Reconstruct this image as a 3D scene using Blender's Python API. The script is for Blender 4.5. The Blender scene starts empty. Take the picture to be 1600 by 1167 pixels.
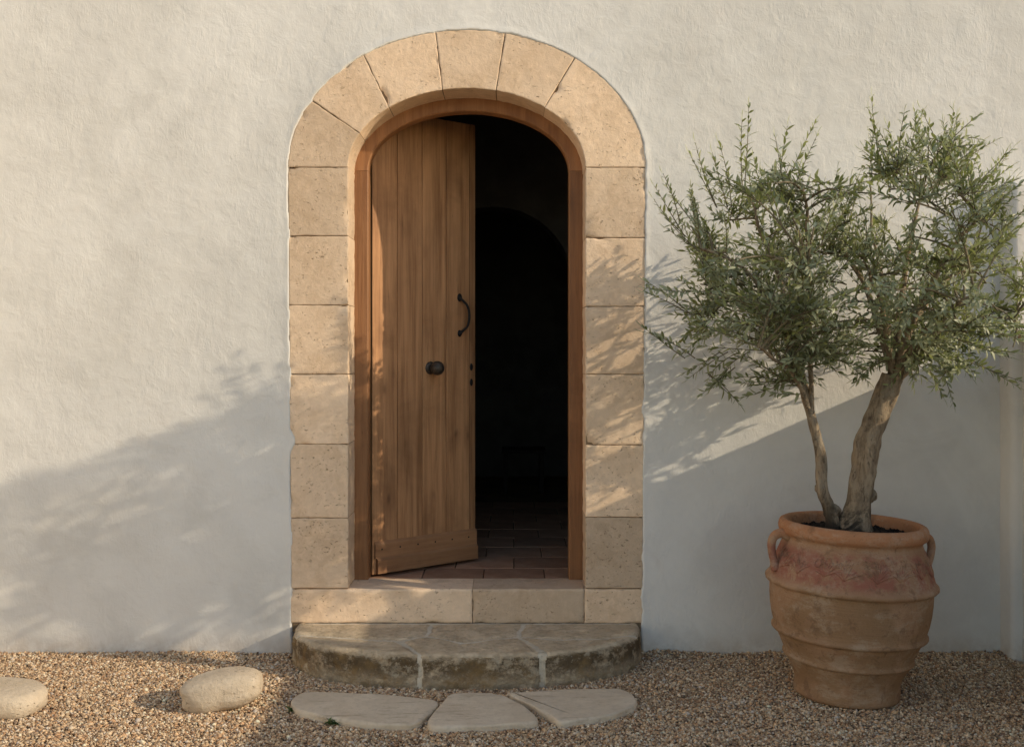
import bpy, bmesh, math, random
import numpy as np
from mathutils import Vector, Matrix

R = math.radians
random.seed(7)
rng = np.random.default_rng(7)
S = bpy.context.scene
COL = S.collection

# ------------------------------------------------------------------ camera, sky, sun, exposure
cam_d = bpy.data.cameras.new('camera')
cam = bpy.data.objects.new('camera', cam_d)
COL.objects.link(cam)
cam.location = (0, -5, 1.4)
cam.rotation_euler = (R(90), 0, 0)
cam_d.lens = 38.25
cam_d.sensor_width = 36
cam_d.shift_y = -0.0241
cam_d.clip_start = 0.05
cam_d.clip_end = 500
S.camera = cam

SUN = Vector((-2.86, 1.0, -1.24)).normalized()          # the way the light travels
EL = math.asin(-SUN.z)
world = bpy.data.worlds.new('World')
S.world = world
world.use_nodes = True
wt = world.node_tree
bg = wt.nodes['Background']
sky = wt.nodes.new('ShaderNodeTexSky')
sky.sky_type = 'NISHITA'
sky.sun_disc = False
sky.sun_elevation = EL
sky.sun_rotation = math.atan2(-SUN.x, -SUN.y)
sky.air_density = 1.0
sky.dust_density = 0.6
sky.ozone_density = 1.0
wt.links.new(sky.outputs[0], bg.inputs[0])
bg.inputs[1].default_value = 0.15

sl = bpy.data.lights.new('sun', 'SUN')
sl.energy = 2.0
sl.angle = R(0.48)
sl.color = (1.0, 0.91, 0.76)
so = bpy.data.objects.new('sun', sl)
so.rotation_euler = SUN.to_track_quat('-Z', 'Y').to_euler()
so.location = (8, -4, 6)
COL.objects.link(so)

S.view_settings.view_transform = 'Standard'
S.view_settings.look = 'None'
S.view_settings.exposure = 0.62
S.view_settings.gamma = 1.0
S.view_settings.use_curve_mapping = False
S.view_settings.use_white_balance = True                # the photograph is balanced for open shade
S.view_settings.white_balance_temperature = 7300
S.view_settings.white_balance_tint = 10
S.render.engine = 'CYCLES'
S.cycles.max_bounces = 8
S.cycles.use_denoising = True

# ------------------------------------------------------------------ helpers
def _h(ix, iy, iz, seed):
    n = (ix.astype(np.int64) * 374761393 + iy.astype(np.int64) * 668265263 + iz.astype(np.int64) * 2147483647 + seed * 1274126177) & 0xFFFFFFFF
    n = ((n ^ (n >> 13)) * 1274126177) & 0xFFFFFFFF
    n = (n ^ (n >> 16)) & 0xFFFF
    return n / 65535.0

def vnoise(x, y, z, f=1.0, seed=0):
    """value noise in -1..1"""
    x, y, z = np.broadcast_arrays(np.asarray(x, float) * f, np.asarray(y, float) * f, np.asarray(z, float) * f)
    ix, iy, iz = np.floor(x), np.floor(y), np.floor(z)
    fx, fy, fz = x - ix, y - iy, z - iz
    fx, fy, fz = (t * t * (3 - 2 * t) for t in (fx, fy, fz))
    r = 0
    for a in (0, 1):
        for b in (0, 1):
            for c in (0, 1):
                w = (fx if a else 1 - fx) * (fy if b else 1 - fy) * (fz if c else 1 - fz)
                r = r + w * _h(ix + a, iy + b, iz + c, seed)
    return r * 2 - 1

def fbm(x, y, z, f=1.0, seed=0, o=4):
    r, a, t = 0, 1.0, 0
    for k in range(o):
        r = r + a * vnoise(x, y, z, f, seed + k * 17)
        t += a
        a *= 0.5
        f *= 2.03
    return r / t

def link(name, me, mat=None, parent=None, loc=None, rot=None):
    o = bpy.data.objects.new(name, me)
    COL.objects.link(o)
    if mat is not None:
        me.materials.append(mat)
    if parent is not None:
        o.parent = parent
    if loc is not None:
        o.location = loc
    if rot is not None:
        o.rotation_euler = rot
    return o

def pymesh(name, verts, faces, mat=None, parent=None, smooth=True, **k):
    me = bpy.data.meshes.new(name)
    me.from_pydata([tuple(v) for v in verts], [], [tuple(f) for f in faces])
    if smooth:
        me.polygons.foreach_set('use_smooth', [True] * len(me.polygons))
    me.update()
    return link(name, me, mat, parent, **k)

def npmesh(name, V, F, mat=None, parent=None, smooth=True, **k):
    """V (n,3), F (m,3) or (m,4), fast"""
    me = bpy.data.meshes.new(name)
    V = np.asarray(V, np.float32)
    F = np.asarray(F, np.int32)
    m, c = F.shape
    me.vertices.add(len(V))
    me.vertices.foreach_set('co', V.ravel())
    me.loops.add(m * c)
    me.loops.foreach_set('vertex_index', F.ravel())
    me.polygons.add(m)
    me.polygons.foreach_set('loop_start', np.arange(0, m * c, c, dtype=np.int32))
    me.polygons.foreach_set('loop_total', np.full(m, c, np.int32))
    me.update(calc_edges=True)
    if smooth:
        me.polygons.foreach_set('use_smooth', np.ones(m, bool))
    me.validate()
    return link(name, me, mat, parent, **k)

def empty(name, loc=(0, 0, 0)):
    o = bpy.data.objects.new(name, None)
    o.empty_display_size = 0.1
    o.location = loc
    COL.objects.link(o)
    return o

def tag(o, label=None, cat=None, group=None, kind=None):
    if label: o['label'] = label
    if cat: o['category'] = cat
    if group: o['group'] = group
    if kind: o['kind'] = kind
    return o

def bevel_box(name, x0, x1, y0, y1, z0, z1, b, mat, parent=None, seg=2, jitter=0.0, **k):
    bm = bmesh.new()
    bmesh.ops.create_cube(bm, size=1)
    for v in bm.verts:
        v.co = Vector(((x0 + x1) / 2 + v.co.x * (x1 - x0), (y0 + y1) / 2 + v.co.y * (y1 - y0), (z0 + z1) / 2 + v.co.z * (z1 - z0)))
        if jitter:
            v.co += Vector((random.uniform(-1, 1), random.uniform(-1, 1), random.uniform(-1, 1))) * jitter
    if b:
        bmesh.ops.bevel(bm, geom=bm.edges[:], offset=b, segments=seg, profile=0.6, affect='EDGES')
    me = bpy.data.meshes.new(name)
    bm.to_mesh(me)
    bm.free()
    return link(name, me, mat, parent, **k)

def tube(P, rad, n=10, cap=True, bump=0.0, seed=0, bf=25):
    """rings along the polyline P with radii rad -> (V, F quads)"""
    P = np.asarray(P, float)
    rad = np.asarray(rad, float)
    T = np.gradient(P, axis=0)
    T /= np.linalg.norm(T, axis=1)[:, None] + 1e-12
    ref = np.array([0.31, 0.87, 0.12])
    U = np.cross(T, ref)
    U /= np.linalg.norm(U, axis=1)[:, None] + 1e-12
    W = np.cross(T, U)
    a = np.linspace(0, 2 * math.pi, n, endpoint=False)
    V = P[:, None, :] + rad[:, None, None] * (np.cos(a)[None, :, None] * U[:, None, :] + np.sin(a)[None, :, None] * W[:, None, :])
    if bump:
        D = V - P[:, None, :]
        k = 1 + bump * fbm(V[..., 0], V[..., 1], V[..., 2] * 0.45, bf, seed, 3)
        V = P[:, None, :] + D * k[..., None]
    m = len(P)
    i, j = np.meshgrid(np.arange(m - 1), np.arange(n), indexing='ij')
    j2 = (j + 1) % n
    F = np.stack([i * n + j, i * n + j2, (i + 1) * n + j2, (i + 1) * n + j], -1).reshape(-1, 4)
    V = V.reshape(-1, 3)
    if cap:
        V = np.vstack([V, P[0], P[-1]])
        c0, c1 = len(V) - 2, len(V) - 1
        jj = np.arange(0, n, 2)
        F = np.vstack([F, np.stack([np.full(len(jj), c0), (jj + 2) % n, jj + 1, jj], -1)])
        b = (m - 1) * n
        F = np.vstack([F, np.stack([np.full(len(jj), c1), b + jj, b + jj + 1, b + (jj + 2) % n], -1)])
    return V, F

def merge(parts):
    Vs, Fs, o = [], [], 0
    for V, F in parts:
        Vs.append(V); Fs.append(np.asarray(F) + o); o += len(V)
    return np.vstack(Vs), np.vstack(Fs)

def lathe(prof, n=96, wob=0.0, seed=0):
    prof = np.asarray(prof, float)
    a = np.linspace(0, 2 * math.pi, n, endpoint=False)
    r = prof[:, 0][:, None] * np.ones(n)
    z = prof[:, 1][:, None] * np.ones(n)
    if wob:
        r = r * (1 + wob * fbm(np.cos(a)[None, :] * 1.0 + 0 * z, np.sin(a)[None, :] + 0 * z, z * 3, 1.6, seed, 3))
    V = np.stack([r * np.cos(a), r * np.sin(a), z], -1).reshape(-1, 3)
    m = len(prof)
    i, j = np.meshgrid(np.arange(m - 1), np.arange(n), indexing='ij')
    j2 = (j + 1) % n
    return V, np.stack([i * n + j, i * n + j2, (i + 1) * n + j2, (i + 1) * n + j], -1).reshape(-1, 4)

def crspline(P, k=8):
    P = np.asarray(P, float)
    Q = np.vstack([2 * P[0] - P[1], P, 2 * P[-1] - P[-2]])
    out = []
    for i in range(1, len(Q) - 2):
        for t in np.linspace(0, 1, k, endpoint=False):
            a, b, c, d = Q[i - 1], Q[i], Q[i + 1], Q[i + 2]
            out.append(0.5 * (2 * b + (c - a) * t + (2 * a - 5 * b + 4 * c - d) * t * t + (3 * b - a - 3 * c + d) * t ** 3))
    out.append(P[-1])
    return np.array(out)

# ------------------------------------------------------------------ materials
class NT:
    def __init__(s, name, rough=0.9, spec=0.25):
        s.m = bpy.data.materials.new(name)
        s.m.use_nodes = True
        s.t = s.m.node_tree
        s.b = s.t.nodes['Principled BSDF']
        s.b.inputs['Roughness'].default_value = rough
        s.b.inputs['Specular IOR Level'].default_value = spec
        s.tc = s.t.nodes.new('ShaderNodeTexCoord')
        s.co = s.tc.outputs['Object']
    def n(s, kind, **k):
        d = s.t.nodes.new('ShaderNode' + kind)
        for a, b in k.items():
            setattr(d, a, b)
        return d
    def ln(s, a, b):
        s.t.links.new(a, b)
    def mapping(s, scale=(1, 1, 1), loc=(0, 0, 0), rot=(0, 0, 0), src=None):
        d = s.n('Mapping')
        d.inputs['Scale'].default_value = scale
        d.inputs['Location'].default_value = loc
        d.inputs['Rotation'].default_value = rot
        s.ln(src or s.co, d.inputs[0])
        return d.outputs[0]
    def noise(s, scale, detail=4, rough=0.55, dist=0, src=None):
        d = s.n('TexNoise')
        d.inputs['Scale'].default_value = scale
        d.inputs['Detail'].default_value = detail
        d.inputs['Roughness'].default_value = rough
        d.inputs['Distortion'].default_value = dist
        s.ln(src or s.co, d.inputs['Vector'])
        return d.outputs['Fac']
    def voro(s, scale, feature='F1', src=None, rand=1.0):
        d = s.n('TexVoronoi', feature=feature)
        d.inputs['Scale'].default_value = scale
        d.inputs['Randomness'].default_value = rand
        s.ln(src or s.co, d.inputs['Vector'])
        return d.outputs['Distance']
    def rng(s, v, a, b, c=0.0, d=1.0, smooth=True):
        q = s.n('MapRange')
        q.interpolation_type = 'SMOOTHSTEP' if smooth else 'LINEAR'
        for i, x in enumerate((a, b, c, d)):
            q.inputs[i + 1].default_value = x
        s.ln(v, q.inputs[0])
        return q.outputs[0]
    def mix(s, f, a, b, mode='MIX'):
        q = s.n('Mix', data_type='RGBA', blend_type=mode)
        q.clamp_factor = True
        for sock, x in ((q.inputs[0], f), (q.inputs[6], a), (q.inputs[7], b)):
            if isinstance(x, (int, float)):
                sock.default_value = x
            elif isinstance(x, tuple):
                sock.default_value = x if len(x) == 4 else x + (1,)
            else:
                s.ln(x, sock)
        return q.outputs[2]
    def math(s, op, a, b=0.0):
        q = s.n('Math', operation=op)
        for sock, x in ((q.inputs[0], a), (q.inputs[1], b)):
            if isinstance(x, (int, float)):
                sock.default_value = x
            else:
                s.ln(x, sock)
        return q.outputs[0]
    def sep(s, src=None):
        q = s.n('SeparateXYZ')
        s.ln(src or s.co, q.inputs[0])
        return q.outputs
    def bump(s, h, dist, strength=1.0, prev=None):
        q = s.n('Bump')
        q.inputs['Distance'].default_value = dist
        q.inputs['Strength'].default_value = strength
        s.ln(h, q.inputs['Height'])
        if prev is not None:
            s.ln(prev, q.inputs['Normal'])
        return q.outputs[0]
    def done(s, color=None, normal=None, rough=None):
        if color is not None:
            if isinstance(color, tuple):
                s.b.inputs['Base Color'].default_value = color + (1,)
            else:
                s.ln(color, s.b.inputs['Base Color'])
        if normal is not None:
            s.ln(normal, s.b.inputs['Normal'])
        if rough is not None:
            s.ln(rough, s.b.inputs['Roughness'])
        return s.m
    def orand(s):
        return s.n('ObjectInfo').outputs['Random']

def mat_plaster(name, base=(0.735, 0.705, 0.655), alt=(0.645, 0.615, 0.565), amp=1.0):
    t = NT(name, 0.95, 0.15)
    big = t.rng(t.noise(0.9, 5, 0.6, 0.6), 0.38, 0.66)
    med = t.noise(5.5, 5, 0.65, 0.4)
    c = t.mix(big, base, alt)
    c = t.mix(t.rng(med, 0.42, 0.75, 0, 0.35), c, (0.78, 0.755, 0.70))
    # faint pinkish stains and rain dirt close to the ground
    st = t.rng(t.noise(1.7, 4, 0.6, 0.8, t.mapping(loc=(4.2, 1.0, 7.7))), 0.6, 0.74, 0, 0.22)
    c = t.mix(st, c, (0.60, 0.50, 0.43))
    gry = t.rng(t.noise(2.6, 5, 0.65, 1.1, t.mapping(loc=(1.2, 3.0, 0.4))), 0.52, 0.70, 0, 0.35)
    c = t.mix(gry, c, (0.57, 0.545, 0.50))
    z = t.sep()[2]
    low = t.math('MULTIPLY', t.rng(z, 0.0, 0.13, 1, 0), t.rng(t.noise(9, 6, 0.75), 0.32, 0.66, 0.1, 0.8))
    c = t.mix(low, c, (0.50, 0.43, 0.36))
    # trowel strokes: stretched warped noise in patches, plus lumps and grain
    w = t.mapping((1, 1, 1), rot=(0, R(25), 0))
    stroke = t.noise(26, 3, 0.55, 1.6, t.mapping((1.9, 1, 0.65), rot=(0, R(-35), 0)))
    stroke = t.math('MULTIPLY', stroke, t.rng(t.noise(3.1, 3, 0.5, 0.5), 0.35, 0.62, 0.25, 1))
    b1 = t.bump(stroke, 0.0016 * amp)
    b2 = t.bump(t.noise(75, 4, 0.6, 0.3), 0.0006 * amp, prev=b1)
    b3 = t.bump(t.noise(330, 3, 0.6), 0.0004 * amp, prev=b2)
    b4 = t.bump(t.rng(t.noise(13, 5, 0.62, 0.4), 0.3, 0.75), 0.0015 * amp, prev=b3)
    return t.done(c, b4)

def mat_stone(name, base, alt, pits=1.0, bumpk=1.0, rnd=0.22):
    t = NT(name, 0.92, 0.2)
    o = t.orand()
    ofs = t.n('VectorMath', operation='ADD')
    t.ln(t.co, ofs.inputs[0])
    cm = t.n('CombineXYZ')
    for i in range(3):
        t.ln(t.math('MULTIPLY', o, 3.7 + i * 2.3), cm.inputs[i])
    t.ln(cm.outputs[0], ofs.inputs[1])
    co = ofs.outputs[0]
    c = t.mix(t.rng(t.noise(4.5, 5, 0.62, 0.5, co), 0.36, 0.66), base, alt)
    c = t.mix(t.rng(t.noise(30, 4, 0.65, 0.2, co), 0.42, 0.72, 0, 0.5), c, tuple(min(1, x * 1.18) for x in base))
    hv = t.n('HueSaturation')
    t.ln(t.rng(o, 0, 1, 1 - rnd, 1 + rnd, False), hv.inputs['Value'])
    t.ln(c, hv.inputs['Color'])
    c = hv.outputs[0]
    # open pores of the sandstone: small and sparse pits, dark with dirt
    p1 = t.rng(t.voro(58, 'F1', t.mapping((1, 1, 1.35), rot=(0, R(20), 0), src=co)), 0.10, 0.27, 1, 0)
    gate = t.rng(t.noise(7, 4, 0.65, 0.3, co), 0.53, 0.62)
    pit = t.math('MULTIPLY', t.math('MULTIPLY', p1, gate), t.rng(t.noise(40, 3, 0.6, 0, co), 0.42, 0.62, 0.1, 0.85))
    p2 = t.math('MULTIPLY', t.rng(t.noise(62, 2, 0.5, 1.2, t.mapping((1, 1, 1.9), src=co)), 0.655, 0.72), t.rng(t.noise(6, 2, 0.5, 0, co), 0.36, 0.56))
    pit = t.math('MAXIMUM', pit, p2)
    c = t.mix(t.math('MULTIPLY', pit, 0.55 * pits), c, (0.16, 0.09, 0.045))
    b = t.bump(t.noise(180, 4, 0.65, 0, co), 0.0014 * bumpk)
    b = t.bump(t.noise(38, 4, 0.6, 0.4, co), 0.0032 * bumpk, prev=b)
    q = t.math('SUBTRACT', 1.0, pit)
    b = t.bump(q, 0.004 * bumpk * pits, prev=b)
    return t.done(c, b)

def mat_wood(name, base, dark, knots=True, rough=0.62):
    t = NT(name, rough, 0.3)
    o = t.orand()
    ofs = t.n('VectorMath', operation='ADD')
    t.ln(t.co, ofs.inputs[0])
    cm = t.n('CombineXYZ')
    for i in range(3):
        t.ln(t.math('MULTIPLY', o, 5.1 + i * 1.9), cm.inputs[i])
    t.ln(cm.outputs[0], ofs.inputs[1])
    co = ofs.outputs[0]
    g = t.noise(1.0, 6, 0.68, 0.35, t.mapping((55, 55, 2.2), src=co))
    g2 = t.noise(1.0, 4, 0.6, 0.6, t.mapping((12, 12, 0.9), src=co))
    c = t.mix(t.rng(g, 0.30, 0.72), dark, base)
    c = t.mix(t.rng(g2, 0.35, 0.7, 0, 0.55), c, tuple(x * 1.3 for x in base))
    c = t.mix(t.rng(t.noise(2.2, 5, 0.65, 0.3, co), 0.45, 0.75, 0, 0.5), c, tuple(x * 0.6 for x in dark))
    c = t.mix(t.rng(t.noise(1.0, 5, 0.75, 0.2, t.mapping((90, 90, 5), src=co)), 0.60, 0.72, 0, 0.6), c, tuple(x * 0.45 for x in dark))
    if knots:
        v = t.voro(1.0, 'F1', t.mapping((7.5, 7.5, 3.1), src=co))
        gk = t.rng(t.noise(2.6, 2, 0.5, 0, co), 0.46, 0.56)
        c = t.mix(t.math('MULTIPLY', gk, t.rng(v, 0.02, 0.13, 0.7, 0)), c, (0.07, 0.03, 0.016))
        c = t.mix(t.math('MULTIPLY', gk, t.rng(v, 0.1, 0.34, 0.35, 0)), c, (0.17, 0.075, 0.033))
    hv = t.n('HueSaturation')
    t.ln(t.rng(o, 0, 1, 0.80, 1.18, False), hv.inputs['Value'])
    t.ln(c, hv.inputs['Color'])
    b = t.bump(g, 0.0026)
    b = t.bump(t.noise(140, 3, 0.6, 0, t.mapping((1, 1, 0.15), src=co)), 0.0007, prev=b)
    return t.done(hv.outputs[0], b, t.rng(g, 0.2, 0.8, rough - 0.1, rough + 0.15))

def mat_plain(name, c, rough=0.85, var=0.25, scale=20, bump=0.002, spec=0.25, metal=0.0):
    t = NT(name, rough, spec)
    t.b.inputs['Metallic'].default_value = metal
    n = t.noise(scale, 5, 0.62, 0.3)
    col = t.mix(t.rng(n, 0.3, 0.7), tuple(x * (1 - var) for x in c), tuple(min(1, x * (1 + var)) for x in c))
    return t.done(col, t.bump(t.noise(scale * 4, 4, 0.6), bump))

M = {}
M['plaster'] = mat_plaster('white lime plaster')
M['plaster2'] = mat_plaster('garden wall plaster', (0.76, 0.72, 0.66), (0.70, 0.64, 0.57), 0.8)
M['stone'] = mat_stone('honey sandstone', (0.74, 0.55, 0.385), (0.65, 0.465, 0.31))
M['mortar'] = mat_stone('joint mortar', (0.26, 0.175, 0.105), (0.18, 0.12, 0.07), 0.3)
M['frame'] = mat_wood('varnished frame wood', (0.35, 0.168, 0.075), (0.23, 0.10, 0.042), False, 0.5)
M['door'] = mat_wood('door boards', (0.50, 0.255, 0.12), (0.27, 0.122, 0.052), True)
M['iron'] = mat_plain('black iron', (0.022, 0.02, 0.019), 0.55, 0.4, 60, 0.0015, 0.4, 0.6)
M['bronze'] = mat_plain('dark bronze', (0.07, 0.055, 0.042), 0.5, 0.4, 60, 0.001, 0.5, 0.5)
M['room'] = mat_plain('dim room plaster', (0.12, 0.11, 0.10), 0.95, 0.2, 4, 0.003)  # the room's gloom is put into this dark base colour
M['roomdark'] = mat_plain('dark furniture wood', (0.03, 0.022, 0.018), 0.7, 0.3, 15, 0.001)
M['soil'] = mat_plain('potting soil', (0.022, 0.016, 0.012), 1.0, 0.6, 60, 0.01)

def mat_tile():
    t = NT('red floor tiles', 0.55, 0.35)
    o = t.orand()
    c = t.mix(t.rng(t.noise(8, 5, 0.6), 0.35, 0.7), (0.36, 0.19, 0.115), (0.46, 0.27, 0.175))
    c = t.mix(t.rng(t.noise(40, 4, 0.6), 0.5, 0.75, 0, 0.4), c, (0.52, 0.36, 0.25))
    hv = t.n('HueSaturation')
    t.ln(t.rng(o, 0, 1, 0.8, 1.2, False), hv.inputs['Value'])
    t.ln(c, hv.inputs['Color'])
    return t.done(hv.outputs[0], t.bump(t.noise(25, 4), 0.002))
M['tile'] = mat_tile()

def mat_step():
    t = NT('weathered step stone', 0.95, 0.15)
    o = t.orand()
    c = t.mix(t.rng(t.noise(6, 5, 0.62, 0.5), 0.35, 0.68), (0.54, 0.42, 0.285), (0.66, 0.525, 0.365))
    c = t.mix(t.rng(t.noise(45, 4, 0.6), 0.45, 0.7, 0, 0.5), c, (0.33, 0.25, 0.165))
    # lichen and soot crusts that grow on the upright faces
    ge = t.n('NewGeometry')
    up = t.sep(ge.outputs['True Normal'])[2]
    side = t.rng(up, 0.25, 0.8, 1, 0)
    z = t.sep()[2]
    crust = t.rng(t.noise(9, 8, 0.78, 0.08, t.mapping((1, 1, 1.3))), 0.38, 0.53)
    hi = t.rng(z, 0.015, 0.085, 0.35, 1.0)
    c = t.mix(t.math('MULTIPLY', t.math('MULTIPLY', crust, hi), t.math('MULTIPLY', side, 0.92)), c, (0.088, 0.058, 0.03))
    ochre = t.rng(t.noise(5, 7, 0.75, 0.1, t.mapping(loc=(3, 2, 1))), 0.45, 0.62, 0, 0.75)
    c = t.mix(t.math('MULTIPLY', ochre, side), c, (0.27, 0.17, 0.075))
    pale = t.rng(t.noise(13, 7, 0.75, 0.1, t.mapping(loc=(9, 2, 5))), 0.55, 0.62, 0, 0.7)
    c = t.mix(t.math('MULTIPLY', pale, side), c, (0.52, 0.43, 0.31))
    moss = t.math('MULTIPLY', t.rng(z, -0.01, 0.045, 1, 0), t.rng(t.noise(10, 4, 0.6), 0.4, 0.65))
    c = t.mix(t.math('MULTIPLY', moss, t.math('MULTIPLY', side, 0.6)), c, (0.13, 0.115, 0.07))
    b = t.bump(t.noise(120, 4, 0.7), 0.003)
    b = t.bump(t.noise(28, 5, 0.65, 0.5), 0.010, prev=b)
    b = t.bump(crust, 0.003, prev=b)
    return t.done(c, b)
M['step'] = mat_step()
M['step_mortar'] = mat_stone('pale step mortar', (0.76, 0.67, 0.53), (0.62, 0.53, 0.40), 0.7, 2.2)
def mat_paving():
    t = NT('pale paving stone', 0.93, 0.15)
    c = t.mix(t.rng(t.noise(5, 5, 0.6, 0.5), 0.35, 0.68), (0.60, 0.485, 0.355), (0.70, 0.585, 0.445))
    c = t.mix(t.rng(t.noise(40, 4, 0.65), 0.45, 0.72, 0, 0.4), c, (0.43, 0.35, 0.26))
    lay = t.noise(1.0, 5, 0.7, 0.4, t.mapping((5, 22, 22), rot=(0, 0, R(4))))
    c = t.mix(t.rng(lay, 0.56, 0.68, 0, 0.6), c, (0.31, 0.23, 0.155))
    c = t.mix(t.rng(t.noise(2.5, 6, 0.7, 0.2), 0.45, 0.7, 0, 0.5), c, (0.40, 0.31, 0.215))
    b = t.bump(lay, 0.006)
    b = t.bump(t.noise(130, 4, 0.65), 0.002, prev=b)
    return t.done(c, b)
M['paving'] = mat_paving()
M['boulder'] = mat_stone('pale field stone', (0.60, 0.49, 0.365), (0.52, 0.41, 0.29), 0.8, 1.6, 0.05)

def mat_terracotta():
    t = NT('old terracotta', 0.9, 0.2)
    x, y, z = t.sep()
    c = t.mix(t.rng(t.noise(5, 5, 0.62, 0.5), 0.34, 0.68), (0.34, 0.195, 0.11), (0.43, 0.26, 0.155))
    # the rim is cleaner and more orange, the middle ochre
    rim = t.rng(z, 0.62, 0.655)
    c = t.mix(t.math('MULTIPLY', rim, 0.85), c, (0.45, 0.20, 0.095))
    band = t.math('MULTIPLY', t.rng(z, 0.46, 0.50), t.rng(z, 0.585, 0.625, 1, 0))
    red = t.math('MULTIPLY', band, t.rng(t.noise(6.5, 8, 0.74, 0.15), 0.42, 0.52, 0.12, 0.85))
    c = t.mix(red, c, (0.31, 0.11, 0.075))
    och = t.math('MULTIPLY', t.rng(z, 0.44, 0.47, 1, 0), t.rng(t.noise(4, 5, 0.65, 0.4, t.mapping(loc=(2, 5, 1))), 0.40, 0.52, 0, 0.7))
    c = t.mix(och, c, (0.28, 0.165, 0.085))
    salt = t.rng(t.noise(7, 8, 0.75, 0.05, t.mapping((1, 1, 1.8), loc=(7, 1, 3))), 0.48, 0.66, 0, 0.42)
    c = t.mix(salt, c, (0.52, 0.41, 0.30))
    drk = t.rng(t.noise(15, 5, 0.7, 0.4, t.mapping(loc=(1, 8, 3))), 0.54, 0.64, 0, 0.5)
    c = t.mix(drk, c, (0.17, 0.095, 0.055))
    grit = t.rng(t.noise(120, 3, 0.7), 0.58, 0.70, 0, 0.5)
    c = t.mix(grit, c, (0.16, 0.09, 0.05))
    b = t.bump(t.noise(110, 4, 0.65), 0.0016)
    b = t.bump(t.noise(1.0, 3, 0.6, 0.2, t.mapping((6, 6, 130))), 0.0016, prev=b)
    b = t.bump(t.noise(24, 4, 0.6), 0.003, prev=b)
    return t.done(c, b)
M['terracotta'] = mat_terracotta()
M['coping'] = mat_plain('clay coping', (0.40, 0.22, 0.13), 0.9, 0.25, 12, 0.004)

def mat_bark():
    t = NT('olive bark', 0.95, 0.15)
    n = t.noise(1.0, 5, 0.65, 0.6, t.mapping((38, 38, 11)))
    c = t.mix(t.rng(n, 0.32, 0.68), (0.20, 0.145, 0.095), (0.42, 0.32, 0.215))
    c = t.mix(t.rng(t.noise(9, 5, 0.65, 0.5), 0.52, 0.66, 0, 0.6), c, (0.30, 0.26, 0.20))
    z = t.sep()[2]
    c = t.mix(t.math('MULTIPLY', t.rng(z, 0.66, 0.86, 1, 0), t.rng(t.noise(11, 5, 0.7, 0.6), 0.40, 0.54)), c, (0.035, 0.028, 0.022))
    c = t.mix(t.rng(t.noise(1.0, 6, 0.7, 0.9, t.mapping((60, 60, 16), loc=(3, 1, 2))), 0.56, 0.64, 0, 0.75), c, (0.085, 0.06, 0.04))
    b = t.bump(n, 0.014)
    b = t.bump(t.noise(90, 5, 0.7), 0.005, prev=b)
    return t.done(c, b)
M['bark'] = mat_bark()
M['twig'] = mat_plain('olive twig bark', (0.17, 0.14, 0.09), 0.9, 0.3, 30, 0.001)

def mat_leaf():
    t = NT('olive leaf', 0.42, 0.5)
    a = t.n('Attribute', attribute_name='tint')
    ti = a.outputs['Fac']
    top = t.mix(ti, (0.12, 0.145, 0.055), (0.47, 0.485, 0.24))
    under = t.mix(ti, (0.30, 0.32, 0.19), (0.50, 0.51, 0.34))
    g = t.n('NewGeometry')
    c = t.mix(g.outputs['Backfacing'], top, under)
    t.ln(c, t.b.inputs['Base Color'])
    tr = t.n('BsdfTranslucent')
    t.ln(t.mix(ti, (0.16, 0.20, 0.05), (0.34, 0.38, 0.11)), tr.inputs['Color'])
    mx = t.n('MixShader')
    mx.inputs[0].default_value = 0.36
    t.ln(t.b.outputs[0], mx.inputs[1])
    t.ln(tr.outputs[0], mx.inputs[2])
    out = [n for n in t.t.nodes if n.type == 'OUTPUT_MATERIAL'][0]
    t.ln(mx.outputs[0], out.inputs[0])
    return t.m
M['leaf'] = mat_leaf()
M['weed'] = mat_plain('weed leaf', (0.06, 0.10, 0.025), 0.6, 0.35, 40, 0.0005)

def mat_pebble():
    t = NT('gravel pebbles', 0.75, 0.25)
    a = t.n('Attribute', attribute_name='tone')
    n = t.rng(t.noise(220, 3, 0.6), 0.3, 0.7, 0.8, 1.15)
    hv = t.n('HueSaturation')
    t.ln(n, hv.inputs['Value'])
    t.ln(a.outputs['Color'], hv.inputs['Color'])
    return t.done(hv.outputs[0], t.bump(t.noise(500, 2, 0.6), 0.0006))
M['pebble'] = mat_pebble()

def mat_ground():
    t = NT('gravel ground', 0.95, 0.15)
    v = t.n('TexVoronoi')
    v.inputs['Scale'].default_value = 70
    t.ln(t.co, v.inputs['Vector'])
    sp = t.n('SeparateColor')
    t.ln(v.outputs['Color'], sp.inputs[0])
    c = t.mix(sp.outputs[0], (0.26, 0.185, 0.12), (0.58, 0.46, 0.32))
    c = t.mix(t.rng(v.outputs['Distance'], 0.3, 0.7, 0, 0.8), c, (0.17, 0.12, 0.08))
    return t.done(c, t.bump(t.rng(v.outputs['Distance'], 0, 0.7, 1, 0), 0.008))
M['ground'] = mat_ground()

# ------------------------------------------------------------------ ground and gravel
g = bpy.data.meshes.new('ground')
g.from_pydata([(-60, -60, -0.007), (60, -60, -0.007), (60, 60, -0.007), (-60, 60, -0.007)], [], [(0, 1, 2, 3)])
tag(link('ground', g, M['ground']), kind='structure')

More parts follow.
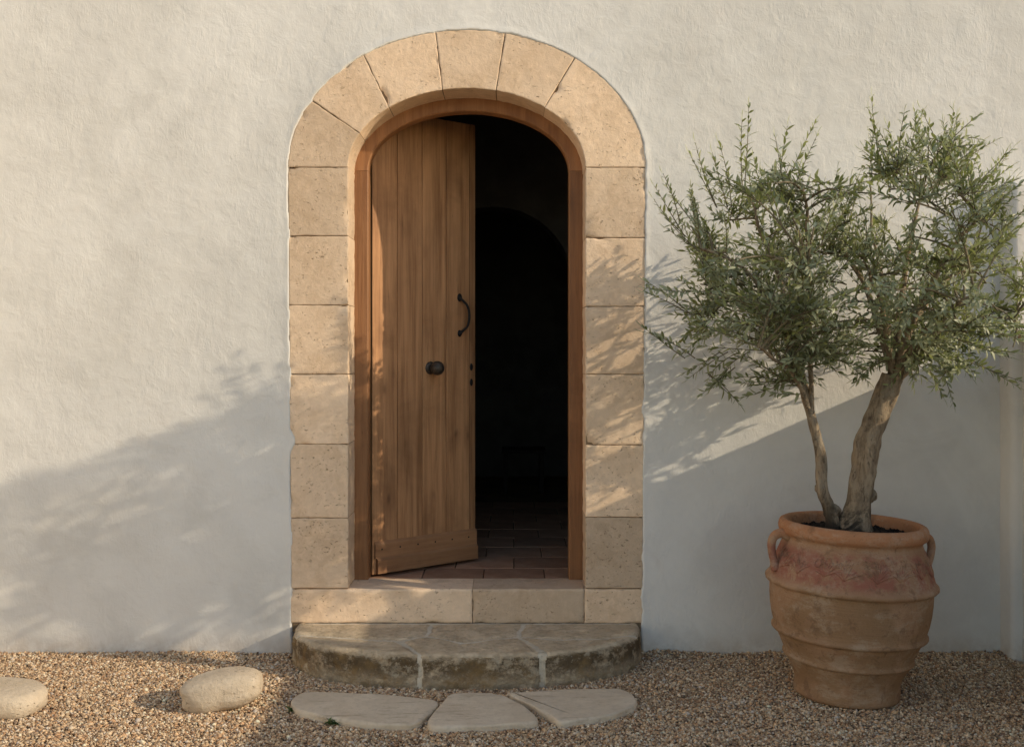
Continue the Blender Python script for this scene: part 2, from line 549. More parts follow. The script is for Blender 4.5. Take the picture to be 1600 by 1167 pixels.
def gravel():
    bv = np.array([(1, 0, 0), (-1, 0, 0), (0, 1, 0), (0, -1, 0), (0, 0, 1), (0, 0, -1)], float)
    bf = np.array([(0, 2, 4), (2, 1, 4), (1, 3, 4), (3, 0, 4), (2, 0, 5), (1, 2, 5), (3, 1, 5), (0, 3, 5)])
    K = 6
    N = 232000
    x = rng.uniform(-3.8, 2.27, N)
    y = -rng.uniform(-0.0, 1.6, N) - 0.002
    r = np.exp(rng.normal(math.log(0.0048), 0.36, N)).clip(0.0022, 0.013)
    sc = np.stack([r * rng.uniform(0.95, 1.45, N), r * rng.uniform(0.8, 1.15, N), r * rng.uniform(0.6, 0.95, N)], -1)
    V = bv[None] * (1 + rng.uniform(-0.22, 0.18, (N, K))[..., None]) * sc[:, None, :]
    # tilt then spin
    t = rng.normal(0, 0.35, N); c, s = np.cos(t)[:, None], np.sin(t)[:, None]
    V = np.stack([V[..., 0] * c + V[..., 2] * s, V[..., 1], -V[..., 0] * s + V[..., 2] * c], -1)
    a = rng.uniform(0, 6.283, N); c, s = np.cos(a)[:, None], np.sin(a)[:, None]
    V = np.stack([V[..., 0] * c - V[..., 1] * s, V[..., 0] * s + V[..., 1] * c, V[..., 2]], -1)
    z = rng.uniform(-0.003, 0.005, N) + 0.006 * fbm(x, y, 0 * x, 3.0, 5, 3) + (0.007 + 0.009 * fbm(x, 0 * x, 0 * x, 4.0, 8, 3)) * np.exp(-((-y) / 0.06) ** 2)
    V += np.stack([x, y, z], -1)[:, None, :]
    F = (bf[None] + (np.arange(N) * K)[:, None, None]).reshape(-1, 3)
    pal = np.array([(0.56, 0.46, 0.34), (0.46, 0.36, 0.25), (0.66, 0.58, 0.47), (0.36, 0.26, 0.17), (0.33, 0.21, 0.13),
                    (0.44, 0.29, 0.18), (0.24, 0.18, 0.135), (0.50, 0.46, 0.42), (0.17, 0.12, 0.09), (0.58, 0.42, 0.27)])
    w = np.array([0.19, 0.17, 0.10, 0.13, 0.09, 0.09, 0.08, 0.05, 0.04, 0.07])
    k = rng.choice(len(pal), N, p=w / w.sum())
    C = pal[k] * rng.uniform(0.85, 1.15, (N, 1)) * np.array([1.2, 1.08, 0.95]) * (1 + 0.16 * fbm(x, y, 0 * x, 1.7, 66, 4))[:, None]
    o = npmesh('gravel', V.reshape(-1, 3), F, M['pebble'])
    at = o.data.attributes.new('tone', 'FLOAT_COLOR', 'POINT')
    C4 = np.ones((N, K, 4), np.float32); C4[..., :3] = C[:, None, :].clip(0, 0.82)
    at.data.foreach_set('color', C4.ravel())
    tag(o, kind='stuff')
gravel()

# ------------------------------------------------------------------ the house: plaster wall, stone surround, door, room
CX, ZS = -0.2075, 2.232          # axis and springing height of the arch
AI, BI = 0.544, 0.363            # inner half ellipse
AO, BO = 0.823, 0.632            # outer half ellipse
house = empty('house', (0, 0, 0))
tag(house, 'white plastered house with an arched honey stone doorway and a wooden door ajar', 'house')

def outer_half(z):
    return AO - 0.016 * np.clip((ZS - z) / 2.0, 0, 1)

def surround_sd(X, Z):
    dx, dz = X - CX, np.maximum(Z - ZS, 0)
    k = np.sqrt((dx / AO) ** 2 + (dz / BO) ** 2) + 1e-9
    arch = (k - 1) * np.sqrt(dx ** 2 + dz ** 2) / k
    jamb = np.abs(dx) - outer_half(Z)
    return np.where(Z > ZS, arch, jamb)

def axis_pts(lo, hi, f0, f1, fine, coarse):
    a = np.arange(lo, f0, coarse)
    b = np.arange(f0, f1, fine)
    c = np.arange(f1, hi + coarse, coarse)
    return np.concatenate([a, b, c])

def plaster_wall():
    xs = axis_pts(-3.7, 3.4, -1.12, 0.72, 0.0055, 0.013)
    zs = axis_pts(-0.08, 4.6, 0.1, 2.95, 0.0065, 0.02)
    X, Z = np.meshgrid(xs, zs, indexing='ij')
    sd = surround_sd(X, Z)
    y = 0.006 * fbm(X, 0 * X, Z, 1.3, 3, 3) + 0.0022 * fbm(X, 0 * X, Z, 9, 9, 4)
    e = 0.0060 * fbm(X, 0 * X, Z, 20, 4, 4) - 0.001
    for px, py, r, h in ((456, 688, 0.045, 0.03), (449, 366, 0.03, 0.012), (452, 580, 0.035, 0.010), (484, 158, 0.035, 0.010),
                         (530, 112, 0.05, 0.008), (452, 840, 0.05, 0.007), (1006, 640, 0.05, 0.006), (1007, 930, 0.06, 0.008)):
        bx, bz = (px - 800) / 340, 1.4 + (545 - py) / 340
        e = e - h * np.exp(-((X - bx) ** 2 + (Z - bz) ** 2) / (r * 0.7) ** 2)
    q = sd - e
    lip = np.exp(-(np.maximum(q, 0) / 0.022) ** 2) * (0.0034 + 0.003 * fbm(X, 0 * X, Z, 10, 21, 3))
    far = np.exp(-(np.maximum(q, 0) / 0.10) ** 2) * 0.0025
    cut = np.clip(-q / 0.009, 0, 1)
    y = y * np.clip(np.abs(q) / 0.05, 0.25, 1) - lip - far + cut * cut * (3 - 2 * cut) * 0.045
    nx, nz = X.shape
    V = np.stack([X, y, Z], -1).reshape(-1, 3)
    i, j = np.meshgrid(np.arange(nx - 1), np.arange(nz - 1), indexing='ij')
    keep = (sd[:-1, :-1] > -0.035)
    i, j = i[keep], j[keep]
    F = np.stack([i * nz + j, (i + 1) * nz + j, (i + 1) * nz + j + 1, i * nz + j + 1], -1)
    # body of the house behind the face: ends, top and back
    b = len(V)
    V = np.vstack([V, [(-3.7, 0.02, -0.08), (3.4, 0.02, -0.08), (3.4, 0.02, 4.6), (-3.7, 0.02, 4.6),
                       (-3.7, 6, -0.08), (3.4, 6, -0.08), (3.4, 6, 4.6), (-3.7, 6, 4.6)]])
    F = np.vstack([F, np.array([(0, 3, 7, 4), (1, 5, 6, 2), (3, 2, 6, 7), (4, 7, 6, 5)]) + b])
    npmesh('plaster_wall', V, F, M['plaster'], house)
plaster_wall()

def edge_samples(L, n=16):
    """0..L, dense at both ends"""
    e = min(0.3 * L, 0.012)
    a = np.array([0, 0.15, 0.4, 0.7, 1.0]) * e
    return np.concatenate([a, np.linspace(e, L - e, n)[1:-1], (L - a)[::-1]])

def stone_block(name, P, w, h, parent, depth=0.21, seed=0, front=-0.003, mat='stone', gap=0.0034, nu=16, bev=0.0022, chips=0.9):
    """P(u, v) -> X, Z over the unit square (vectorised); w, h rough size in metres"""
    us, vs = edge_samples(w, nu) / w, edge_samples(h, nu) / h
    U, W = np.meshgrid(us, vs, indexing='ij')
    gu, gv = gap / 2 / w, gap / 2 / h
    X, Z = P(gu + U * (1 - 2 * gu), gv + W * (1 - 2 * gv))
    d = np.minimum(np.minimum(U, 1 - U) * w, np.minimum(W, 1 - W) * h)
    bb = bev * (1 + 0.8 * fbm(X, 0 * X + seed, Z, 14, seed, 3))
    k = np.clip(1 - d / (bb * 1.6 + 1e-4), 0, 1)
    ch = np.clip(fbm(X, 0 * X + seed * 3.1, Z, 17, seed + 50, 3) - 0.28, 0, 1) * chips * np.clip(1 - d / 0.02, 0, 1)
    y = front + bb * k * k + 0.0012 * fbm(X, 0 * X + seed, Z, 20, seed, 3) + 0.05 * ch
    # ragged arrises
    jit = (0.0022 * fbm(X, 0 * X + seed, Z, 45, seed + 9, 2)) * np.clip(1 - d / 0.01, 0, 1)
    X = X + jit; Z = Z + jit * 0.7
    nu_, nv_ = X.shape
    V = np.stack([X, y, Z], -1).reshape(-1, 3)
    i, j = np.meshgrid(np.arange(nu_ - 1), np.arange(nv_ - 1), indexing='ij')
    F = np.stack([i * nv_ + j, (i + 1) * nv_ + j, (i + 1) * nv_ + j + 1, i * nv_ + j + 1], -1).reshape(-1, 4)
    ring = [a * nv_ for a in range(nu_)] + [(nu_ - 1) * nv_ + b for b in range(1, nv_)] + \
           [a * nv_ + nv_ - 1 for a in range(nu_ - 2, -1, -1)] + [b for b in range(nv_ - 2, 0, -1)]
    B = V[ring]
    o0 = len(V)
    layers = [B, B * [1, 0, 1] + [0, 0.05, 0], B * [1, 0, 1] + [0, 0.12, 0], B * [1, 0, 1] + [0, depth, 0]]
    V = np.vstack([V] + layers)
    n = len(ring)
    a = np.arange(n); a2 = (a + 1) % n
    for L in range(3):
        F = np.vstack([F, np.stack([o0 + L * n + a, o0 + (L + 1) * n + a, o0 + (L + 1) * n + a2, o0 + L * n + a2], -1)])
    # consistent outward normals
    o = npmesh(name, V, F, M[mat], parent)
    bm = bmesh.new(); bm.from_mesh(o.data)
    bmesh.ops.recalc_face_normals(bm, faces=bm.faces)
    bm.normal_update()
    cen = [f for f in bm.faces if abs(f.normal.y) > 0.9]
    if cen and sum(f.normal.y * f.calc_area() for f in cen) > 0:
        bmesh.ops.reverse_faces(bm, faces=bm.faces)
    bm.to_mesh(o.data); bm.free()
    return o

def pxz(px, py):
    return (px - 800) / 340.0, 1.4 + (545 - py) / 340.0

def ell(a, b, th):
    return CX + a * np.cos(th), ZS + b * np.sin(th)

# voussoirs between the joint lines (outer point, inner point)
JN = [((450, 262), (545, 262)), ((485, 156), (562, 209)), ((570, 88), (612, 172)), ((681, 52), (692, 143)),
      ((789, 54), (775, 142)), ((897, 92), (852, 168)), ((1010, 262), (914, 262))]
def thetas(p, a, b):
    x, z = pxz(*p)
    return math.atan2(max(0, z - ZS) / b, (x - CX) / a)
TH = [(thetas(o, AO, BO), thetas(i, AI, BI)) for o, i in JN]
for k in range(6):
    (o0, i0), (o1, i1) = TH[k], TH[k + 1]
    def P(u, v, o0=o0, i0=i0, o1=o1, i1=i1):
        xi, zi = ell(AI, BI, i0 + (i1 - i0) * v)
        xo, zo = ell(AO, BO, o0 + (o1 - o0) * v)
        return xi + (xo - xi) * u, zi + (zo - zi) * u
    x0, z0 = P(0.5, 0.0); x1, z1 = P(0.5, 1.0)
    stone_block('stone', P, 0.28, math.hypot(x1 - x0, z1 - z0), house, seed=k + 1, nu=22, chips=1.6)
# jamb blocks
def jamb(xo, xi, ys, seed):
    for k in range(len(ys) - 1):
        za, zb = pxz(0, ys[k])[1], pxz(0, ys[k + 1])[1]
        if k == 0: za = ZS
        def P(u, v, za=za, zb=zb):
            z = zb + (za - zb) * v
            x_out = CX + xo * outer_half(z)
            x_in = CX + xo * AI
            return x_in + (x_out - x_in) * u, z
        stone_block('stone', P, 0.28, za - zb, house, seed=seed + k)
jamb(-1, None, [262, 369, 477, 585, 694, 809, 919], 20)
jamb(1, None, [262, 372, 479, 585, 695, 808, 919], 40)
# sill course under the jambs
ZB = 0.14
for k, (a, b) in enumerate(((452, 738), (738, 913), (913, 1005))):
    xa, xb = pxz(a, 0)[0], pxz(b, 0)[0]
    ztop = 0.297
    def P(u, v, xa=xa, xb=xb, ztop=ztop):
        return xa + (xb - xa) * u, ZB + (ztop - ZB) * v
    stone_block('sill_stone', P, xb - xa, ztop - ZB, house, depth=0.235, seed=60 + k, chips=0.7, gap=0.0015, nu=20, bev=0.006)
# mortar that fills the joints, a little behind the faces
def joint_fill():
    Vs, Fs = [], []
    th = np.linspace(math.pi, 0, 40)
    inner = [(CX - AI - 0.004, 0.29)] + [ell(AI + 0.004, BI + 0.004, t) for t in th] + [(CX + AI + 0.004, 0.29)]
    outer = [(CX - AO + 0.03, 0.29)] + [ell(AO - 0.03, BO - 0.03, t) for t in th] + [(CX + AO - 0.03, 0.29)]
    n = len(inner)
    for (a, yy) in ((inner, 0.007), (outer, 0.007), (inner, 0.205), (outer, 0.205)):
        Vs += [(p[0], yy, p[1]) for p in a]
    for i in range(n - 1):
        Fs += [(i, n + i, n + i + 1, i + 1), (2 * n + i, 2 * n + i + 1, 3 * n + i + 1, 3 * n + i), (i, i + 1, 2 * n + i + 1, 2 * n + i)]
    pymesh('mortar', Vs, Fs, M['mortar'], house, smooth=False)
    bevel_box('mortar', CX - AO + 0.02, CX + AO - 0.02, 0.006, 0.22, 0.1, 0.288, 0, M['mortar'], house)
joint_fill()

# wooden frame in the reveal
FI, FB, FZ = 0.479, 0.285, 2.25
fr = bpy.data.meshes.new('door_frame')
FY0, FY1 = 0.200, 0.278
def frame():
    root = None
    th = np.linspace(math.pi, 0, 49)
    prof = [(0, 0.006), (0.006, 0.0), (0.075, 0.0), (0.075, FY1 - FY0), (0, FY1 - FY0)]
    def sweep(path, nrm):
        V, F = [], []
        m = len(prof)
        for (x, z), (nx, nz) in zip(path, nrm):
            for d, yy in prof:
                V.append((x + nx * d, FY0 + yy, z + nz * d))
        for i in range(len(path) - 1):
            for k in range(m):
                k2 = (k + 1) % m
                F.append((i * m + k, i * m + k2, (i + 1) * m + k2, (i + 1) * m + k))
        F += [tuple(range(m)), tuple((len(path) - 1) * m + k for k in reversed(range(m)))]
        return V, F
    path = [(CX + FI * math.cos(t), FZ + FB * math.sin(t)) for t in th]
    nr = []
    for t in th:
        a, b = math.cos(t) / FI, math.sin(t) / FB
        l = math.hypot(a, b); nr.append((a / l, b / l))
    V, F = sweep(path, nr)
    head = pymesh('door_frame', V, F, M['frame'], house, smooth=False)
    for s in (-1, 1):
        V, F = sweep([(CX + s * FI, 0.297), (CX + s * FI, 1.2), (CX + s * FI, FZ - 0.0015)], [(s, 0)] * 3)
        pymesh('jamb', V, F, M['frame'], head, smooth=False)
    return head
frame_head = frame()

# the door leaf, hinged at the left and swung into the room
DW, DH = 0.645, 2.275
door = bevel_box('door', 0.004, DW - 0.004, 0.022, 0.044, 0.0, DH, 0.002, M['door'], house,
                 loc=(-0.681, 0.300, 0.2995), rot=(0, 0, math.atan2(0.42, 0.49)))
cuts = [0.0, 0.232, 0.467, 0.702, 0.937, 1.0]
for a, b in zip(cuts[:-1], cuts[1:]):
    bevel_box('plank', a * DW + 0.0009, b * DW - 0.0019, random.uniform(-0.0006, 0.0006), 0.022, 0.0, DH, 0.0036, M['door'], door)
def rail(name, prof, x0, x1, parent):
    n = len(prof)
    V = [(x0, y, z) for y, z in prof] + [(x1, y, z) for y, z in prof]
    F = [tuple(reversed(range(n))), tuple(range(n, 2 * n))] + [(i, (i + 1) % n, n + (i + 1) % n, n + i) for i in range(n)]
    return pymesh(name, V, F, M['rail'], parent, smooth=False)
M['rail'] = mat_wood('door rail', (0.42, 0.21, 0.10), (0.30, 0.14, 0.065), False)
for n_ in M['rail'].node_tree.nodes:                        # the grain of the rails runs across
    if n_.type == 'MAPPING':
        s = n_.inputs['Scale'].default_value
        n_.inputs['Scale'].default_value = (s[2], s[1], s[0])
rail('bottom_rail', [(0.0, 0.160), (-0.007, 0.153), (-0.011, 0.144), (-0.011, 0.078), (0.0, 0.078)], 0.012, DW - 0.001, door)
rail('weather_board', [(-0.0005, 0.084), (-0.011, 0.080), (-0.021, 0.068), (-0.021, 0.004), (-0.0005, 0.004)], 0.020, DW - 0.001, door)
for k in range(6):                                          # nails in the rail
    x = 0.05 + 0.108 * k
    V, F = lathe([(0.0001, 0.0022), (0.003, 0.0018), (0.0045, 0.0)], 10)
    npmesh('nail', V, F, M['iron'], door, loc=(x, -0.0112, 0.12), rot=(R(90), 0, 0))

# iron bow handle, bronze knob, two escutcheons
hz = [1.370, 1.358, 1.345, 1.325, 1.290, 1.250, 1.215, 1.198, 1.186, 1.176]
hx = [-0.010, -0.004, 0.004, 0.018, 0.027, 0.027, 0.018, 0.006, -0.002, -0.006]
hy = [-0.004, -0.010, -0.022, -0.032, -0.037, -0.037, -0.032, -0.020, -0.009, -0.004]
P_ = crspline(np.stack([np.array(hx) + 0.545, hy, hz], -1), 6)
rr = np.interp(np.linspace(0, 1, len(P_)), [0, 0.12, 0.3, 0.5, 0.7, 0.88, 1], [0.011, 0.007, 0.0062, 0.0072, 0.0062, 0.007, 0.010])
V, F = tube(P_, rr, 12)
hd = npmesh('handle', V, F, M['iron'], door)
for zz, s in ((1.366, 1.0), (1.180, 0.85)):
    V, F = lathe([(0.0002, 0.006), (0.010, 0.0055), (0.015, 0.003), (0.016, 0.0)], 20)
    o = npmesh('handle_plate', V, F, M['iron'], hd, loc=(0.538, 0.0, zz), rot=(R(90), 0, 0))
    o.scale = (s, 1.35 * s, 1)
V, F = lathe([(0.0002, 0.012), (0.012, 0.012), (0.022, 0.010), (0.030, 0.006), (0.033, 0.0)], 32)
kn = npmesh('knob', V, F, M['bronze'], door, loc=(0.352, 0.0, 1.003), rot=(R(90), 0, 0))
V, F = lathe([(0.0002, 0.0)] + [(0.011, 0.001), (0.011, 0.026)] +
             [(0.036 * math.sin(a), 0.058 - 0.034 * math.cos(a)) for a in np.linspace(0.32, math.pi - 0.001, 18)], 32)
npmesh('ball', V, F, M['bronze'], kn)
for zz in (1.005, 0.925):
    V, F = lathe([(0.0002, 0.004), (0.006, 0.004), (0.011, 0.003), (0.013, 0.0)], 20)
    o = npmesh('escutcheon', V, F, M['iron'], door, loc=(0.616, -0.0008, zz), rot=(R(90), 0, 0))
    o.scale = (0.8, 1.5, 1)

# the dim room behind
def room():
    V, F = [], []
    def quad(*p):
        b = len(V); V.extend(p); F.append(tuple(range(b, b + len(p))))
    x0, x1, y0, y1, z0, z1 = -2.0, 1.7, 0.285, 4.6, 0.275, 2.95
    hx0, hx1, hz1 = CX - 0.53, CX + 0.53, 2.585
    quad((x0, y1, z0), (x1, y1, z0), (x1, y1, z1), (x0, y1, z1))
    quad((x0, y0, z0), (x0, y1, z0), (x0, y1, z1), (x0, y0, z1))
    quad((x1, y0, z0), (x1, y0, z1), (x1, y1, z1), (x1, y1, z0))
    quad((x0, y0, z1), (x0, y1, z1), (x1, y1, z1), (x1, y0, z1))
    quad((x0, y0, z0), (x0, y0, z1), (hx0, y0, z1), (hx0, y0, z0))
    quad((hx1, y0, z0), (hx1, y0, z1), (x1, y0, z1), (x1, y0, z0))
    quad((hx0, y0, hz1), (hx0, y0, z1), (hx1, y0, z1), (hx1, y0, hz1))
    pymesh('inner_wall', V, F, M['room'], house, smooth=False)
    # partition with a round arch
    V, F = [], []
    cx, a, zs = -0.12, 0.52, 1.80
    arc = [(cx - a, 0.275), (cx - a, zs)] + [(cx + a * math.cos(t), zs + a * math.sin(t)) for t in np.linspace(math.pi, 0, 24)[1:-1]] + [(cx + a, zs), (cx + a, 0.275)]
    top = [(x0, 0.275), (x0, zs)] + [(x0 + (x1 - x0) * k / 23, 2.95) for k in range(1, 23)] + [(x1, zs), (x1, 0.275)]
    n = len(arc)
    for yy in (2.05, 2.35):
        V += [(x, yy, z) for x, z in arc] + [(x, yy, z) for x, z in top]
    for i in range(n - 1):
        F += [(i, i + 1, n + i + 1, n + i), (2 * n + i, 3 * n + i, 3 * n + i + 1, 2 * n + i + 1), (i, 2 * n + i, 2 * n + i + 1, i + 1)]
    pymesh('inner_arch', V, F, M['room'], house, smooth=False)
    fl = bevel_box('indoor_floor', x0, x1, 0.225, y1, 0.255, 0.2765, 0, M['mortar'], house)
    w, h = 0.30, 0.30
    base = None
    for r in range(9):
        for c in range(-4, 6):
            xx = -0.29 + c * w + (r % 2) * w / 2
            yy = 0.238 + r * h
            if base is None:
                base = bevel_box('tile', -w / 2 + 0.003, w / 2 - 0.003, 0, h - 0.006, -0.008, 0.0, 0.0015, M['tile'], fl, seg=1)
                o = base
            else:
                o = base.copy(); COL.objects.link(o)
            o.location = (xx, yy, 0.2845 + random.uniform(-0.0008, 0.0008))
            o.rotation_euler = (random.uniform(-0.003, 0.003), random.uniform(-0.003, 0.003), 0)
room()
tb = empty('side_table', (0.09, 3.55, 0.285))
tag(tb, 'low dark side table standing deep in the unlit room', 'table')
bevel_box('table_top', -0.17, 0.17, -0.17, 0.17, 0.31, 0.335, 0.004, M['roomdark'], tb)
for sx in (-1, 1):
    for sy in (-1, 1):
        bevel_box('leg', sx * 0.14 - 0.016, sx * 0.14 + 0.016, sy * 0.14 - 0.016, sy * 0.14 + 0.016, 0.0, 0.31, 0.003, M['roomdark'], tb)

# ------------------------------------------------------------------ garden wall at the right
gw = empty('garden_wall', (2.29, 0, 0))
tag(gw, 'pale plastered side wall with a tall rounded end beside the olive', 'wall')
def wall_top(t):
    return np.interp(t, [0, 0.72, 1.08, 4], [1.476, 1.476, 1.405, 1.385])
def prism_grid(name, xs, ys, zs, mat, parent, amp=0.004, seed=0, r=0.03):
    """a rough rounded block"""
    bm = bmesh.new()
    bmesh.ops.create_cube(bm, size=1)
    sx, sy, sz = xs[1] - xs[0], ys[1] - ys[0], zs[1] - zs[0]
    for v in bm.verts:
        v.co = Vector(((v.co.x + .5) * sx + xs[0], (v.co.y + .5) * sy + ys[0], (v.co.z + .5) * sz + zs[0]))
    bmesh.ops.bevel(bm, geom=bm.edges[:], offset=r, segments=4, profile=0.5, affect='EDGES')
    for ax in (0, 1, 2):
        lo, hi = ((xs, ys, zs)[ax])
        step = 0.06 if hi - lo < 4 else 0.5
        for p in np.arange(lo + r + step, hi - r, step):
            nrm = Vector((0, 0, 0)); nrm[ax] = 1
            c = Vector((0, 0, 0)); c[ax] = p
            bmesh.ops.bisect_plane(bm, geom=bm.verts[:] + bm.edges[:] + bm.faces[:], plane_co=c, plane_no=nrm)
    co = np.array([v.co[:] for v in bm.verts])
    bm.normal_update()
    nn = np.array([v.normal[:] for v in bm.verts])
    co = co + nn * (amp * fbm(co[:, 0], co[:, 1], co[:, 2], 5, seed, 3))[:, None]
    for v, c in zip(bm.verts, co):
        v.co = c
    me = bpy.data.meshes.new(name)
    bm.to_mesh(me); bm.free()
    me.polygons.foreach_set('use_smooth', [True] * len(me.polygons))
    return link(name, me, mat, parent)
wb = prism_grid('wall_body', (0.0, 0.30), (-3.9, -0.06), (-0.05, 1.448), M['plaster2'], gw, 0.005, 3, 0.025)
for v in wb.data.vertices:                                  # an old wall, its top has settled
    v.co.z += (wall_top(-v.co.y) - 1.476) * max(0.0, (v.co.z - 1.2) / 0.25)
prism_grid('end_pier', (-0.046, 0.34), (-0.118, 0.05), (-0.05, 2.155), M['plaster2'], gw, 0.005, 8, 0.03)
n = 13
cp = None
for k in range(n):
    y1_ = -0.118 - k * 0.292
    if cp is None:
        cp = bevel_box('coping_tile', -0.022, 0.325, -0.288, 0.0, 0.0, 0.034, 0.006, M['coping'], gw); o = cp
    else:
        o = cp.copy(); COL.objects.link(o)
    zt0, zt1 = wall_top(-y1_), wall_top(-y1_ + 0.288)
    o.location = (random.uniform(-0.003, 0.003), y1_, zt0 - 0.032 + random.uniform(-0.002, 0.002))
    o.rotation_euler = (math.atan2(zt0 - zt1, 0.288), random.uniform(-0.006, 0.006), random.uniform(-0.006, 0.006))

# ------------------------------------------------------------------ the wing that is added on the left, unseen, to bounce light into the shade
reflector = prism_grid('bounce_wall', (-6.2, -5.2), (-7.5, -0.02), (-0.1, 4.4), M['plaster2'], None, 0.006, 4, 0.05)
tag(reflector, 'white plastered wing added outside the picture to bounce light into the shade', 'bounce wall')

# ------------------------------------------------------------------ curved doorstep
SA, ST, SE, SC, SZ = 0.785, 0.53, 2.45, -0.2025, 0.143
def front_t(x):
    u = np.clip(abs((x - SC) / SA), 0, 1)
    return ST * (1 - u ** SE) ** (1 / SE)

step = empty('doorstep', (SC, 0, 0))
tag(step, 'low weathered stone step with rounded ends and pale mortar joints below the door', 'step')

def arc_pts(x0, x1, n=26):
    a0 = math.acos(np.clip(np.sign(x0 - SC) * abs((x0 - SC) / SA) ** (SE / 2), -1, 1))
    a1 = math.acos(np.clip(np.sign(x1 - SC) * abs((x1 - SC) / SA) ** (SE / 2), -1, 1))
    out = []
    for a in np.linspace(a0, a1, n):
        c, s = math.cos(a), max(0, math.sin(a))
        out.append((SC + SA * math.copysign(abs(c) ** (2 / SE), c), ST * s ** (2 / SE)))
    return out

def densify(poly, step_=0.02):
    out = []
    for i in range(len(poly)):
        a, b = np.array(poly[i]), np.array(poly[(i + 1) % len(poly)])
        m = max(1, int(np.linalg.norm(b - a) / step_))
        for k in range(m):
            out.append(a + (b - a) * k / m)
    return np.array(out)

def inset(poly, d):
    nxt, prv = np.roll(poly, -1, 0), np.roll(poly, 1, 0)
    area = 0.5 * np.sum(poly[:, 0] * nxt[:, 1] - nxt[:, 0] * poly[:, 1])
    t = nxt - prv
    t /= np.linalg.norm(t, axis=1)[:, None] + 1e-9
    nrm = np.stack([-t[:, 1], t[:, 0]], -1) * (1 if area > 0 else -1)
    return poly + nrm * d

def slab(name, poly, z0, z1, mat, parent, gap, seed, rough=0.004, edge=0.008, smooth_poly=True, top_amp=0.003, loc=None, step_=0.02, rings=6, edgew=1.0):
    """stone whose outline is poly (x, t) with t towards the viewer; rounded worn edge, uneven sides and top"""
    p = densify(poly, step_)
    if smooth_poly:
        for _ in range(3):
            p = 0.5 * p + 0.25 * (np.roll(p, 1, 0) + np.roll(p, -1, 0))
    p = inset(p, gap)
    jt = fbm(p[:, 0], p[:, 1], 0 * p[:, 0] + seed, 9, seed, 3) * rough
    p = inset(p, 0.0) + np.stack([jt, -jt], -1)
    Vs, n = [], len(p)
    for k in range(rings):
        z = z0 + (z1 - edge - z0) * k / (rings - 1)
        q = inset(p, 0)
        d = rough * 1.3 * fbm(q[:, 0], q[:, 1], 0 * q[:, 0] + z * 1.5, 14, seed + 3, 4)
        q = inset(q, 0)
        nx, pv = np.roll(p, -1, 0), np.roll(p, 1, 0)
        t = nx - pv; t /= np.linalg.norm(t, axis=1)[:, None] + 1e-9
        nn = np.stack([-t[:, 1], t[:, 0]], -1)
        q = q + nn * d[:, None]
        Vs.append(np.column_stack([q, np.full(n, z)]))
    for ins, dz in ((0.12, 0.45), (0.4, 0.8), (0.85, 0.97), (1.6, 1.0), (2.6, 1.0)):
        q = inset(p, ins * edge * edgew)
        z = z1 - edge + edge * dz + top_amp * fbm(q[:, 0], q[:, 1], 0 * q[:, 0], 16, seed + 7, 3) * min(1, dz)
        Vs.append(np.column_stack([q, z]))
    V = np.vstack(Vs)
    m = len(Vs)
    F = []
    for k in range(m - 1):
        for a in range(n):
            b = (a + 1) % n
            F.append((k * n + a, k * n + b, (k + 1) * n + b, (k + 1) * n + a))
    F.append(tuple((m - 1) * n + a for a in range(n)))
    F.append(tuple(reversed(range(n))))
    V = V * [1, -1, 1]
    o = pymesh(name, V, F, mat, parent, smooth=True)
    if parent is not None and parent.type == 'EMPTY':
        o.matrix_parent_inverse = Matrix.Translation(-parent.location)
    bm = bmesh.new(); bm.from_mesh(o.data)
    big = [f for f in bm.faces if len(f.verts) > 4]
    bmesh.ops.triangulate(bm, faces=big)
    bmesh.ops.recalc_face_normals(bm, faces=bm.faces)
    bm.to_mesh(o.data); bm.free()
    return o

P1, M1, M2, P2 = (-0.483, 0.31), (-0.379, 0.225), (-0.206, 0.335), (0.022, 0.236)
B1, B2 = (-0.36, 0.025), (0.044, 0.025)
R1, R2 = (0.194, 0.285), (0.52, 0.215)
xl, xr = SC - SA, SC + SA
A0x = -0.955
A0 = (A0x, 0.215)
F1x, F2x, R2x = -0.382, 0.125, 0.553
lb = [(SC + SA * math.copysign(1, -1) * abs(c), t) for c, t in []]
def side_arc(xa, xb, n=14): return arc_pts(xa, xb, n)
mid = (-0.70, 0.262)
mid2 = (0.38, 0.275)
left_end = [(xl + 0.0005, 0.025)] + [p for p in arc_pts(xl + 0.0005, A0x, 14)][1:]
right_end = [p for p in arc_pts(R2x, xr - 0.0005, 14)][:-1] + [(xr - 0.0005, 0.025)]
A0 = left_end[-1]; R2 = right_end[0]
PIECES = [
    [(xl - 0.1, -0.01), (xl - 0.1, 0.215), A0, mid, P1, M1, B1, (B1[0], -0.01)],
    [(B1[0], -0.01), B1, M1, M2, P2, B2, (B2[0], -0.01)],
    [(B2[0], -0.01), B2, P2, R1, mid2, R2, (xr + 0.1, 0.215), (xr + 0.1, -0.01)],
    [(xl - 0.1, 0.215), (xl - 0.1, 0.8), (F1x, 0.8), (F1x, 0.5), P1, mid, A0],
    [P1, (F1x, 0.5), (F1x, 0.8), (F2x, 0.8), (F2x, 0.5), P2, M2, M1],
    [P2, (F2x, 0.5), (F2x, 0.8), (xr + 0.1, 0.8), (xr + 0.1, 0.215), R2, mid2, R1]]
